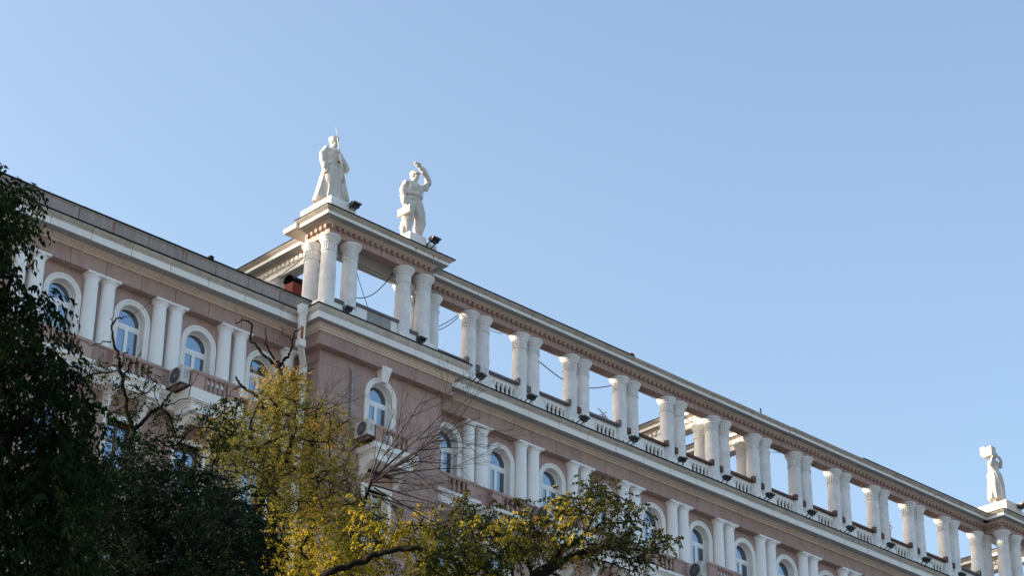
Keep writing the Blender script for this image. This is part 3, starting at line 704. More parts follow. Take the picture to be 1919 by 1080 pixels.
ac_unit('grey-white air conditioner beside the small balcony under the keystone window', (-4.62, -1.82, 35.30), sc=.92)
ac_unit('air conditioner half hidden by olive leaves on the right wing', (WIN[6] - 1.42, -.80, 35.05))
ac_unit('air conditioner low on the right wing, just right of the leafy branch tips', (WIN[9] - 1.42, -.80, 35.05))

# ------------------------------------------------------------------ floodlights
def flood_proto(name='floodlight'):
    a = thing(name, '', 'floodlight', (0, 0, 0), 0, 'black floodlights along the cornices')
    # housing: wedge whose lens looks up and back at the columns
    hb = MB(); w = .24
    pr = [(-.20, .05), (-.05, -.13), (.14, -.10), (.22, .10), (.0, .17)]
    v = [(-w, y, z) for y, z in pr] + [(w, y, z) for y, z in pr]; n = 5
    hb.add(v, [(i, (i + 1) % n, n + (i + 1) % n, n + i) for i in range(n)] + [tuple(range(n - 1, -1, -1)), tuple(range(n, 2 * n))])
    hb.box(-w - .03, w + .03, -.24, -.19, .0, .10).box(-w * .7, w * .7, -.1, .1, -.17, -.13)
    ob('housing', hb.mesh('housing', M['black']), a, (0, 0, .42))
    ln = MB().add([(-w + .02, .0, .175), (w - .02, .0, .175), (w - .02, .21, .107), (-w + .02, .21, .107)], [(0, 1, 2, 3)]); ob('lens', ln.mesh('lens', M['glasslens']), a, (0, 0, .42))
    ar = MB(); ar.bar((-.18, .72, .02), (-.18, .05, .36), .045).bar((.18, .72, .02), (.18, .05, .36), .045).bar((-.2, .72, .03), (.2, .72, .03), .05)
    ob('bracket', ar.mesh('bracket', M['black']), a)
    ps = MB(); ps.box(-.30, -.26, .55, .60, 0, .42); ob('mounting_post', ps.mesh('mounting_post', M['black']), a)
    ob('power_cable', MB().tube([(.1, .05, .30), (.16, .1, .12), (.22, .25, .02), (.2, .6, .01)], .012, 5).mesh('power_cable', M['wire']), a)
    return a
FL = flood_proto()
def place_flood(loc, label, rz=0, first=[True], sc=1.0):
    if first[0]: first[0] = False; o = FL
    else:
        o = FL.copy(); COL.objects.link(o)
        for ch in FL.children:
            c = ch.copy(); COL.objects.link(c); c.parent = o
    o.location = loc; o.rotation_euler = (0, 0, rz); o['label'] = label; o.scale = (sc, sc, sc); return o
place_flood((-5.25, -1.80, 40.42), 'black floodlight on the pavilion cornice, near the corner column', sc=.7)
place_flood((-1.42, -1.80, 40.42), 'black floodlight on the pavilion cornice, below the right pair of pavilion columns', sc=.7)
ordn = ['first', 'second', 'third', 'fourth', 'fifth', 'sixth', 'seventh', 'eighth', 'ninth', 'tenth', 'eleventh', 'twelfth']
for i, x in enumerate(XN): place_flood((x - .36 + random.uniform(-.06, .06), -1.22, 40.24), 'small black floodlight on the long cornice at the %s column pair right of the pavilion' % ordn[i], sc=random.uniform(.68, .78), rz=random.uniform(-.3, .3))
place_flood((-5.12, -1.72, 45.18), 'black floodlight at the foot of the soldier statue', sc=.76)
place_flood((-.86, -1.74, 45.20), 'black floodlight at the foot of the worker statue with raised arm', sc=.80)
place_flood((40.75, -1.75, 45.3), 'black floodlight beside the plinth of the far right statue', sc=.85)

# ------------------------------------------------------------------ statues
def loft(mb, rows, n=24, fold=None):
    """rows: (z, rx, ry, cx, cy)"""
    v = []; f = []
    for z, rx, ry, cx, cy in rows:
        for k in range(n):
            a = 2 * math.pi * k / n; s = 1 + (fold(a, z) if fold else 0)
            v.append((cx + rx * s * math.cos(a), cy + ry * s * math.sin(a), z))
    for j in range(len(rows) - 1):
        for k in range(n): f.append((j * n + k, j * n + (k + 1) % n, (j + 1) * n + (k + 1) % n, (j + 1) * n + k))
    f.append(tuple(range(n - 1, -1, -1))); f.append(tuple((len(rows) - 1) * n + k for k in range(n)))
    mb.add(v, f)
def ball(mb, c, r, n=12):
    rx, ry, rz_ = r if hasattr(r, '__len__') else (r, r, r); v = []; f = []
    for j in range(1, n):
        p = math.pi * j / n
        for k in range(2 * n):
            a = math.pi * k / n; v.append((c[0] + rx * math.sin(p) * math.cos(a), c[1] + ry * math.sin(p) * math.sin(a), c[2] - rz_ * math.cos(p)))
    m = 2 * n
    for j in range(n - 2):
        for k in range(m): f.append((j * m + k, j * m + (k + 1) % m, (j + 1) * m + (k + 1) % m, (j + 1) * m + k))
    f.append(tuple(range(m - 1, -1, -1))); f.append(tuple((n - 2) * m + k for k in range(m)))
    mb.add(v, f)
def limb(mb, pts, rs, n=14):
    P = []; R = []
    for i in range(len(pts) - 1):
        for s in range(4):
            t_ = s / 4; P.append(Vector(pts[i]).lerp(Vector(pts[i + 1]), t_)); R.append(rs[i] * (1 - t_) + rs[i + 1] * t_)
    P.append(Vector(pts[-1])); R.append(rs[-1])
    for i in range(1, len(P) - 1): P[i] = (P[i - 1] + P[i] * 2 + P[i + 1]) / 4
    mb.tube(P, R, n)
    for p, r in ((P[0], R[0]), (P[-1], R[-1])): ball(mb, p, r * .98, 7)
def hand(mb, wrist, d, side, s=1.0, curl=.5):
    """palm and five fingers; d = pointing direction, side = thumb direction"""
    d = Vector(d).normalized(); side = Vector(side); side = (side - d * side.dot(d)).normalized(); nrm = d.cross(side).normalized()
    w = Vector(wrist); palm = w + d * .05 * s
    for q in (0, .5, 1):
        ball(mb, w + d * (.02 + .05 * q) * s, (.036 * s, .036 * s, .03 * s), 7)
    for i, (off, L_) in enumerate(((.033, .07), (.012, .08), (-.010, .075), (-.030, .06))):
        a = w + d * .085 * s + side * off * s; b = a + (d * (1 - curl * .3) + nrm * curl * .5) * L_ * .5 * s; c = b + (d * (1 - curl) + nrm * curl) * L_ * .5 * s
        limb(mb, [w + d * .05 * s + side * off * .8 * s, a, b, c], [.014 * s, .013 * s, .012 * s, .010 * s], 6)
    limb(mb, [w + d * .02 * s + side * .025 * s, w + d * .05 * s + side * .055 * s, w + d * .085 * s + side * .05 * s + nrm * .02], [.016 * s, .014 * s, .011 * s], 6)
def head(mb, c, yaw=0, tilt=0, hair=False):
    """face towards -y before yaw"""
    R = Matrix.Rotation(yaw, 3, 'Z') @ Matrix.Rotation(tilt, 3, 'X'); c = Vector(c); t_ = MB()
    ball(t_, (0, .01, .02), (.078, .098, .105), 14); ball(t_, (0, -.015, -.04), (.06, .075, .075), 12)      # skull, jaw
    ball(t_, (0, -.065, -.095), (.028, .025, .022), 7)                                                      # chin
    limb(t_, [(0, -.088, .03), (0, -.112, -.012), (0, -.104, -.025)], [.010, .016, .013], 8)                # nose
    for s in (-1, 1):
        ball(t_, (s * .078, .012, -.005), (.012, .022, .032), 7)                                            # ear
        limb(t_, [(s * .012, -.094, .034), (s * .05, -.084, .036)], [.010, .009], 6)                        # brow
        ball(t_, (s * .032, -.080, .012), (.014, .012, .009), 7); ball(t_, (s * .04, -.066, -.03), (.022, .02, .02), 7)
    limb(t_, [(-.022, -.094, -.052), (0, -.1, -.05), (.022, -.094, -.052)], [.006, .008, .006], 6); limb(t_, [(-.018, -.092, -.064), (.018, -.092, -.064)], [.008, .008], 6)
    mb.add([c + R @ Vector(v) for v in t_.v], t_.f); return R, c
def sculpt(name, mb, parent, voxel, folds, mat=None, smooth_it=2):
    m = mb.mesh(name, mat or M['statue']); o = ob(name, m)
    r = o.modifiers.new('r', 'REMESH'); r.mode = 'VOXEL'; r.voxel_size = voxel; r.use_smooth_shade = True
    s = o.modifiers.new('s', 'SMOOTH'); s.iterations = smooth_it; s.factor = .5
    dg = bpy.context.evaluated_depsgraph_get(); dg.update()
    m2 = bpy.data.meshes.new_from_object(o.evaluated_get(dg)); bpy.data.objects.remove(o)
    co = np.zeros(len(m2.vertices) * 3); m2.vertices.foreach_get('co', co); co = co.reshape(-1, 3); no = np.array([v.normal[:] for v in m2.vertices])
    d = np.array([folds(*c) for c in co]); co += no * d[:, None]; m2.vertices.foreach_set('co', co.ravel()); m2.update()
    m2.polygons.foreach_set('use_smooth', [True] * len(m2.polygons)); m2.materials.clear(); m2.materials.append(mat or M['statue'])
    m2.name = name; return ob(name, m2, parent)
def nz(x, y, z, s): return noise.noise(Vector((x * s, y * s, z * s)))

# soldier: long greatcoat, cap, rifle with bayonet
st1 = thing('soldier_statue', 'white statue of a soldier in long greatcoat and cap with a bayoneted rifle', 'statue', (-5.62, -.72, 45.62), rad(4))
S1 = 1.87; st1.scale = (S1, S1, S1)
mb = MB()
loft(mb, [(.07, .40, .29, .0, .03), (.16, .385, .28, 0, .03), (.4, .325, .25, 0, .02), (.7, .275, .225, 0, .01), (.92, .23, .185, 0, 0), (1.0, .205, .165, 0, 0), (1.06, .22, .17, 0, 0), (1.2, .25, .18, 0, 0), (1.34, .245, .165, 0, .0), (1.41, .20, .13, 0, .01), (1.46, .11, .09, 0, .01)], 48,
     lambda a, z: .13 * max(0, (.97 - z)) ** .8 * math.sin(a * 8 + 2 * z + .6 * math.sin(3 * a)) + .04 * max(0, .95 - z) * math.sin(a * 17 + 1))
loft(mb, [(.98, .235, .19, 0, 0), (1.045, .235, .19, 0, 0)], 30)                                       # belt
limb(mb, [(0, .015, 1.42), (0, .0, 1.52)], [.068, .06])
head(mb, (0, -.015, 1.60), rad(8))
loft(mb, [(1.635, .094, .112, 0, -.005), (1.66, .098, .116, 0, -.005), (1.70, .112, .126, 0, .0), (1.73, .115, .128, 0, 0), (1.745, .08, .09, 0, 0)], 24)   # cap
loft(mb, [(1.44, .10, .085, 0, 0), (1.49, .085, .08, 0, .0)], 20)                                        # collar
limb(mb, [(-.205, .01, 1.375), (-.285, .03, 1.13), (-.275, -.06, .90)], [.088, .078, .066])
limb(mb, [(-.275, -.055, .93), (-.27, -.07, .87)], [.078, .076]); hand(mb, (-.27, -.075, .85), (0, -.1, -1), (.4, -1, 0), 1.15, .6)
limb(mb, [(.205, .01, 1.375), (.40, .03, 1.13), (.385, -.05, 1.06), (.13, -.20, 1.09)], [.088, .085, .08, .058])
hand(mb, (.13, -.20, 1.09), (-1, -.35, .12), (0, .1, 1), 1.1, .9)
limb(mb, [(-.10, -.26, .03), (-.11, -.36, .02)], [.05, .042]); limb(mb, [(.12, -.22, .03), (.14, -.33, .02)], [.05, .042]); 
for s in (-1, 1): loft(mb, [(.0, .08, .14, s * .12, -.18), (.05, .075, .13, s * .12, -.17), (.12, .06, .08, s * .12, -.1), (.3, .06, .07, s * .12, -.05)], 14)
sculpt('body', mb, st1, .011, lambda x, y, z: (.016 * nz(x * 2.2, y * 2.2, z * .5, 6) if z < .95 else .032 * nz(x, y, z * .8, 9)) * (0 if z > 1.5 else 1))
rf = MB(); a = Vector((.235, -.30, .12)); b = Vector((-.12, -.245, 1.60)); d = b - a
rf.tube([a, a.lerp(b, .12), a.lerp(b, .22), a.lerp(b, .3)], [.045, .04, .026, .03], 10); rf.tube([a.lerp(b, .3), a.lerp(b, .75)], [.026, .02], 10); rf.tube([a.lerp(b, .74), b], [.013, .011], 8)
rf.tube([b - d * .04, b + d * .17], [.010, .003], 6); rf.bar(a.lerp(b, .3) + Vector((0, .03, 0)), a.lerp(b, .36) + Vector((0, .03, 0)), .03, .05)
rf.build('rifle', M['statue'], st1, True)

# worker: one arm raised over the brow, case in the other hand
st2 = thing('worker_statue', 'white statue of a worker shading his eyes with a raised arm and carrying a case', 'statue', (-1.42, -.92, 45.60), rad(2))
S2 = 1.94; st2.scale = (S2, S2, S2)
mb = MB()
limb(mb, [(-.105, 0, .94), (-.15, -.03, .52), (-.165, .03, .12)], [.145, .125, .105]); limb(mb, [(.10, 0, .94), (.16, -.12, .52), (.145, .0, .12)], [.145, .125, .108])
for x, y in ((-.17, .03), (.145, 0.0)): loft(mb, [(0.0, .055, .13, x, y - .06), (.05, .055, .125, x, y - .06), (.09, .05, .09, x, y - .03), (.14, .07, .075, x, y)], 16); loft(mb, [(.11, .095, .10, x, y), (.16, .10, .10, x, y), (.22, .09, .09, x, y)], 16)
loft(mb, [(.84, .16, .125, 0, 0), (.92, .185, .14, 0, 0), (1.0, .18, .135, 0, 0), (1.04, .185, .138, 0, 0), (1.07, .235, .18, 0, 0), (1.16, .235, .175, 0, 0), (1.3, .235, .16, 0, 0), (1.38, .20, .13, 0, .005), (1.44, .11, .09, 0, .01)], 36, lambda a, z: .012 * math.sin(a * 11 + z * 6))
loft(mb, [(1.0, .182, .135, 0, 0), (1.045, .182, .135, 0, 0)], 30)
limb(mb, [(0, .01, 1.40), (0, -.01, 1.50)], [.066, .058]); head(mb, (.0, -.03, 1.585), rad(14), rad(-8))
loft(mb, [(1.615, .09, .108, 0, -.02), (1.66, .10, .115, 0, -.015), (1.70, .09, .10, 0, -.01), (1.72, .05, .06, 0, -.01)], 22)
mb.add(*(lambda t_: (t_.v, t_.f))(MB().box(-.07, .07, -.17, -.08, 1.625, 1.64)))
loft(mb, [(1.40, .115, .10, 0, 0), (1.455, .095, .085, 0, -.005)], 20)
limb(mb, [(-.20, .01, 1.345), (-.27, .04, 1.08), (-.26, -.03, .86)], [.085, .075, .062]); limb(mb, [(-.262, -.02, .90), (-.26, -.035, .83)], [.072, .07]); hand(mb, (-.26, -.04, .81), (0, -.05, -1), (0, -1, 0), 1.1, .9)
limb(mb, [(.19, .01, 1.36), (.31, -.05, 1.43), (.36, -.08, 1.54), (.24, -.12, 1.70), (.06, -.13, 1.80)], [.088, .085, .08, .064, .05])
hand(mb, (.06, -.13, 1.80), (-.9, .02, .30), (0, -.9, .2), 1.2, .2)
sculpt('body', mb, st2, .011, lambda x, y, z: (.036 * nz(x, y, z * .6, 8) if z < .95 else .036 * nz(x, y, z * 1.2, 9)) * (0 if z > 1.46 and abs(x) < .11 else 1))
cs = MB().box(-.32, -.205, -.27, .14, .51, .69); m = cs.mesh('case', M['statue']); bm = bmesh.new(); bm.from_mesh(m); bmesh.ops.bevel(bm, geom=bm.edges[:], offset=.012, segments=2, affect='EDGES'); bm.to_mesh(m); bm.free()
ob('case', m, st2); MB().tube([(-.265, -.12, .715), (-.262, -.1, .755), (-.262, .02, .755), (-.265, .04, .715)], .012, 6).build('handle', M['statue'], st2)

# woman with a bundle on her shoulder
st3 = thing('woman_statue', 'white statue of a woman in long dress with a bundle on her shoulder', 'statue', (40.15, -.62, 45.75), rad(-4))
S3 = 1.9; st3.scale = (S3, S3, S3)
mb = MB()
loft(mb, [(.20, .25, .21, .03, .02), (.24, .265, .225, .03, .02), (.5, .25, .21, .02, .01), (.8, .235, .20, 0, 0), (.95, .215, .18, -.02, 0), (1.06, .165, .135, -.03, 0), (1.16, .185, .145, -.03, 0), (1.28, .195, .14, -.02, 0), (1.36, .15, .1, -.01, 0), (1.41, .07, .06, 0, 0)], 44,
     lambda a, z: .10 * max(0, 1.0 - z) * math.sin(a * 8 + 5 * z) + .03 * math.sin(a * 13 + 2) * (z < 1))
limb(mb, [(-.03, -.16, 1.0), (.05, -.21, .78), (.23, -.10, .62)], [.03, .028, .03]); limb(mb, [(-.14, -.14, .98), (-.06, -.22, .6), (.0, -.22, .3)], [.02, .025, .02])
for s in (-1, 1): limb(mb, [(.02 + s * .06, .02, .28), (.02 + s * .06, .01, .08)], [.055, .042]); loft(mb, [(0, .04, .11, .02 + s * .065, -.04), (.04, .038, .10, .02 + s * .065, -.04), (.08, .035, .05, .02 + s * .065, 0)], 12)
limb(mb, [(0, 0, 1.38), (.01, -.01, 1.48)], [.052, .048]); head(mb, (.015, -.02, 1.56), rad(10))
ball(mb, (.02, .02, 1.60), (.095, .105, .095), 12); ball(mb, (.03, .10, 1.56), (.06, .06, .06), 9)
limb(mb, [(-.155, 0, 1.31), (-.27, -.10, 1.16), (-.25, -.17, 1.38)], [.06, .05, .036]); hand(mb, (-.25, -.20, 1.38), (-.1, -.1, 1), (1, 0, 0), 1, .5)
limb(mb, [(.145, 0, 1.31), (.215, -.07, 1.22), (.08, -.20, 1.38), (-.12, -.22, 1.45)], [.06, .055, .042, .034]); hand(mb, (-.12, -.22, 1.45), (-1, 0, .2), (0, 0, 1), 1, .5)
sculpt('body', mb, st3, .012, lambda x, y, z: .02 * nz(x * 1.3, y * 1.3, z * .4, 8) * (z < 1.45))
bd = MB().box(-.34, -.14, -.22, .10, 1.42, 1.69).box(-.28, -.06, .06, .22, 1.52, 1.77);
bd.build('bundle', M['statue'], st3)

# ------------------------------------------------------------------ roof clutter
ch = thing('roof_vent', 'small red rooftop vent box with a dark curved hood, behind the left parapet', 'vent', (-5.45, 1.6, 40))
c = MB().box(-.25, .25, -.28, .28, 0, 2.95); c.build('shaft', M['redpaint'], ch)
hd = MB(); n = 8
for k in range(n):
    a0, a1 = math.pi * k / n, math.pi * (k + 1) / n
    v = [(-.30, -.30 * math.cos(a0), 3.02 + .30 * math.sin(a0)), (.30, -.30 * math.cos(a0), 3.02 + .30 * math.sin(a0)), (.30, -.30 * math.cos(a1), 3.02 + .30 * math.sin(a1)), (-.30, -.30 * math.cos(a1), 3.02 + .30 * math.sin(a1))]
    hd.add(v, [(0, 1, 2, 3)])
hd.add([(.3, -.3 * math.cos(math.pi * k / n), 3.02 + .3 * math.sin(math.pi * k / n)) for k in range(n + 1)], [tuple(range(n + 1))])
hd.build('hood', M['flash'], ch)
def antenna(x, y, z0, h, label):
    a = thing('antenna', label, 'antenna', (x, y, z0))
    m = MB()
    for s in range(int(h / .3)): m.bar((-.06, 0, s * .3), (.06, 0, s * .3 + .3), .03).bar((.06, 0, s * .3), (-.06, 0, s * .3 + .3), .03)
    for q in (-.08, .08): m.bar((q, 0, 0), (q, 0, h), .03)
    m.build('mast', M['antred'], a)
    e = MB()
    e.bar((-.3, 0, h - .15), (.3, .1, h + .25), .05).bar((-.3, .1, h + .3), (.25, 0, h - .1), .04).bar((-.12, 0, h - .4), (.3, 0, h - .1), .04); e.build('element', M['grey'], a)
    return a
_a = (16.514,5.5,45.115); antenna(_a[0], _a[1], 40, _a[2] - 40 + .35, 'small red and white lattice antenna seen between rooftop columns, nearer the middle')
_a = (38.761,5.5,45.677); antenna(_a[0], _a[1], 40, _a[2] - 40 + .35, 'small red and white lattice antenna seen between rooftop columns near the right end')
o = MB(); o.box(-.05, .06, -.05, .05, 0, .2).box(-.1, .1, -.03, .03, .1, .24).build('roof_fitting', M['redpaint'], None, loc=(12.05, -.7, 44.87)); tag(bpy.context.scene.objects['roof_fitting'], 'tiny reddish fitting where the dark roof flashing ends', 'roof fitting')
o = MB(); q = o.bar((0, 0, 0), (-.02, 0, .38), .05).build('metal_stub', M['flash'], None, loc=(20.9, -.7, 44.85)); tag(q, 'short dark metal stub standing on top of the colonnade', 'stub')
q = MB().box(-.08, .08, -.1, .1, 0, .14).add([(-.08, 0, .14), (.08, 0, .14), (0, 0, .22)], [(0, 1, 2)]).build('metal_bracket', M['flash'], None, loc=(-11.2, -.8, 41.02)); tag(q, 'small dark bracket on the left parapet edge', 'bracket')

# cables slung between the rooftop columns
def cable(name, label, A, Bp, sag, r=.014, col='wire', n=14, group='cables slung between the rooftop columns'):
    A, Bp = Vector(A), Vector(Bp); P = [A.lerp(Bp, k / n) - Vector((0, 0, sag * 4 * (k / n) * (1 - k / n))) for k in range(n + 1)]
    o = MB().tube(P, r, 5).build(name, M[col], None, True); return tag(o, label, 'cable', group)
cable('cable', 'thin cable from the second pavilion column to the third, upper of two', (-4.225,-0.6,43.737), (-1.635,-0.3,43.86), .03)
cable('cable', 'thin cable from the second pavilion column to the third, lower of two', (-4.219,-0.6,43.641), (-1.632,-0.3,43.812), .12)
cable('cable', 'cable hanging deep from the third pavilion column down to the balustrade', (-1.99,-0.5,44.027), (-3.853,-0.4,42.265), .42, .02)
cable('cable', 'thin cable dropping beside the second pavilion column', (-3.849,-0.4,43.537), (-3.508,-0.9,41.702), .05)
cable('cable', 'upper cable just right of the pavilion columns', (0.894,0.2,42.711), (2.301,0.1,43.91), .06, .018)
cable('cable', 'lower cable just right of the pavilion columns', (0.898,0.2,42.612), (2.304,0.1,43.835), .16, .018)
cable('cable', 'short cable under the beam after the first column pair', (3.945,0.2,43.816), (4.826,0.2,43.87), .03)
cable('cable', 'thick cable sloping down between the second and third column pairs', (6.999,0.25,43.4), (8.643,0.25,42.943), .03, .024)
cable('cable', 'nearly level cable between the third and fourth column pairs', (10.094,0.3,43.05), (11.871,0.3,43.798), .05, .022)
cable('cable', 'short cable under the beam between the fifth and sixth column pairs', (16.451,0.3,43.76), (17.511,0.5,43.671), .0, .018)
cable('cable', 'short cable under the beam between the seventh and eighth column pairs', (22.383,0.3,43.779), (23.745,0.3,44.142), .05, .014)
cable('cable', 'long cable along the white return beam down to the left parapet', (-5.829,0.6,43.656), (-5.569,3.0,43.62), .05, .02)
cable('cable', 'upper cable between the far right pavilion columns', (40.37,0.3,44.197), (41.521,0.3,44.21), .02, .014)

# ------------------------------------------------------------------ trees
def leaves(name, sprays, mat, parent, L_leaf, W_leaf, pairs_n, rachis, droop, tint_f, rs):
    """sprays (n,6): position, outward direction; pinnate sprays of folded leaflets"""
    n = len(sprays); P = sprays[:, :3]; D = sprays[:, 3:6] + rs.normal(0, .35, (n, 3)); D /= np.linalg.norm(D, axis=1)[:, None]
    V = []; T = []
    side = np.cross(D, [0, 0, 1.0]); side /= (np.linalg.norm(side, axis=1)[:, None] + 1e-6)
    Lr = rachis * rs.uniform(.6, 1.25, n)[:, None]; base_t = tint_f(P, rs)
    for i in range(pairs_n):
        s = (i + .6) / pairs_n
        pos0 = P + D * Lr * s - np.array([0, 0, 1.0]) * Lr * (droop * s * s)
        tang = D - np.array([0, 0, 2.0]) * droop * s; tang /= np.linalg.norm(tang, axis=1)[:, None]
        for sg in (-1, 1):
            keep = rs.random(n) < .9
            p = pos0[keep] + rs.normal(0, L_leaf * .12, (keep.sum(), 3)); k = keep.sum()
            ax = tang[keep] * .55 + side[keep] * sg * .8 + np.array([0, 0, -1.0]) * droop * .9 + rs.normal(0, .28, (k, 3)); ax /= np.linalg.norm(ax, axis=1)[:, None]
            nr = rs.normal(0, 1, (k, 3)) + np.array([0, 0, 1.2]); w = np.cross(ax, nr); w /= np.linalg.norm(w, axis=1)[:, None]; nn = np.cross(w, ax)
            l = L_leaf * rs.uniform(.65, 1.2, k)[:, None]; ww = W_leaf * rs.uniform(.7, 1.2, k)[:, None]
            q = np.stack([p, p + ax * l * .42 + w * ww * .5 + nn * ww * .14, p + ax * l - nn * l * .08, p + ax * l * .42 - w * ww * .5 + nn * ww * .14], 1)
            V.append(q.reshape(-1, 3)); T.append(np.repeat(np.clip(base_t[keep] + rs.normal(0, .13, k), 0, 1), 4))
    V = np.concatenate(V); T = np.concatenate(T); nl = len(V) // 4
    m = bpy.data.meshes.new(name); m.vertices.add(len(V)); m.vertices.foreach_set('co', V.ravel())
    idx = (np.arange(nl)[:, None] * 4 + np.array([0, 1, 2, 0, 2, 3])).ravel()
    m.loops.add(len(idx)); m.loops.foreach_set('vertex_index', idx.astype(np.int32)); m.polygons.add(nl * 2); m.polygons.foreach_set('loop_start', np.arange(0, len(idx), 3).astype(np.int32)); m.polygons.foreach_set('loop_total', np.full(nl * 2, 3, np.int32))
    m.update(calc_edges=True); at = m.attributes.new('tint', 'FLOAT', 'POINT'); at.data.foreach_set('value', T.astype(np.float32))
    m.materials.append(mat); m.validate(); o = ob(name, m, parent); return o, nl
def blob_points(blobs, rs, dens=1.0):
    out = []
    for c, r, n in blobs:
        c = np.array(c); r = np.array(r if hasattr(r, '__len__') else (r, r, r)); n = int(n * dens)
        d = rs.normal(0, 1, (n, 3)); d /= np.linalg.norm(d, axis=1)[:, None]; q = rs.random(n) ** .42
        # lumpy outline
        wob = 1 + .28 * np.sin(d[:, 0] * 5 + c[0]) * np.sin(d[:, 1] * 4 + c[1]) + .2 * np.sin(d[:, 2] * 7 + c[2])
        p = c + d * (q * wob)[:, None] * r; out.append(np.concatenate([p, d + np.array([0, 0, .15])], 1))
    return np.concatenate(out)
def limb_curve(pts, r0, r1, wob, rs, mb, n=7):
    pts = [np.array(p, float) for p in pts]; P = []
    for a, b in zip(pts, pts[1:]):
        for k in range(6): P.append(a + (b - a) * k / 6)
    P.append(pts[-1]); P = np.array(P)
    for i in range(1, len(P) - 1): P[i] += rs.normal(0, wob, 3)
    P[1:-1] = (P[:-2] + 2 * P[1:-1] + P[2:]) / 4
    R = np.linspace(r0, r1, len(P)); mb.tube([tuple(p) for p in P], list(R), n); return P, R
def tree(name, label, base, limbs, blobs, leaf, seed, trunk_r=.25, twig_r=.012, twigs=.5, bark='bark', group='street trees in front of the building', extra=None, dens=1.0, crown_name='crown'):
    """limbs: list of (points, r0, r1); the first starts at the base. blobs: foliage masses on those limbs"""
    rs = np.random.default_rng(seed); bx, by, bz = base
    T_ = thing(name, label, 'tree', base, 0, group)
    mb = MB(); allP = []
    pts, r0, r1 = limbs[0]; P, R = limb_curve([base] + list(pts), trunk_r, r1, .05, rs, mb, 12); allP.append(P)
    tr = mb.build('trunk', M[bark], T_, True); tr.location = (-bx, -by, -bz)
    LB = MB()
    for pts, r0, r1 in limbs[1:]: P, R = limb_curve(pts, r0, r1, .03, rs, LB, 8); allP.append(P)
    AP = np.concatenate(allP); AP = AP[AP[:, 2] > (AP[:, 2].min() + .3 * (AP[:, 2].max() - AP[:, 2].min()))]
    S = blob_points(blobs, rs, dens) if blobs else np.zeros((0, 6))
    if blobs:
        # secondary branches to each foliage mass, then twigs to a share of the sprays
        for c, r, n in blobs:
            c = np.array(c); j = np.argmin(np.linalg.norm(AP - c, axis=1)); a = AP[j]
            mid = (a + c) / 2 + rs.normal(0, .15, 3); P, R = limb_curve([a, mid, c], max(.010, .022 * np.linalg.norm(c - a) ** .5), .007, .02, rs, LB, 6); AP = np.concatenate([AP, P])
        sel = rs.choice(len(S), int(min(len(S) * twigs, 2600)), replace=False)
        for i in sel:
            p = S[i, :3]; j = np.argmin(np.linalg.norm(AP - p, axis=1)); a = AP[j]
            if np.linalg.norm(a - p) > 1.6: continue
            mid = (a + p) / 2 + rs.normal(0, .06, 3) + np.array([0, 0, .05]); LB.tube([tuple(a), tuple(mid), tuple(p)], [twig_r, twig_r * .75, twig_r * .4], 4, cap=False)
            if rs.random() < .3: AP = np.concatenate([AP, mid[None]])
    if LB.v:
        lo = LB.build('branches', M[bark], T_, True); lo.location = (-bx, -by, -bz)
    tot = 0
    for mat, share, args in leaf:
        k = share(S) if callable(share) else (rs.random(len(S)) <= share)
        o, nl = leaves(crown_name, S[k], M[mat], T_, *args, rs); o.location = (-bx, -by, -bz); tot += nl
    print(name, 'leaves', tot, 'sprays', len(S)); return T_
def tnoise(lo, hi, s=.9):
    def f(P, rs): return np.array([lo + (hi - lo) * (.5 + .9 * noise.noise(Vector(p) * s)) for p in P]) + rs.normal(0, .08, len(P))
    return f
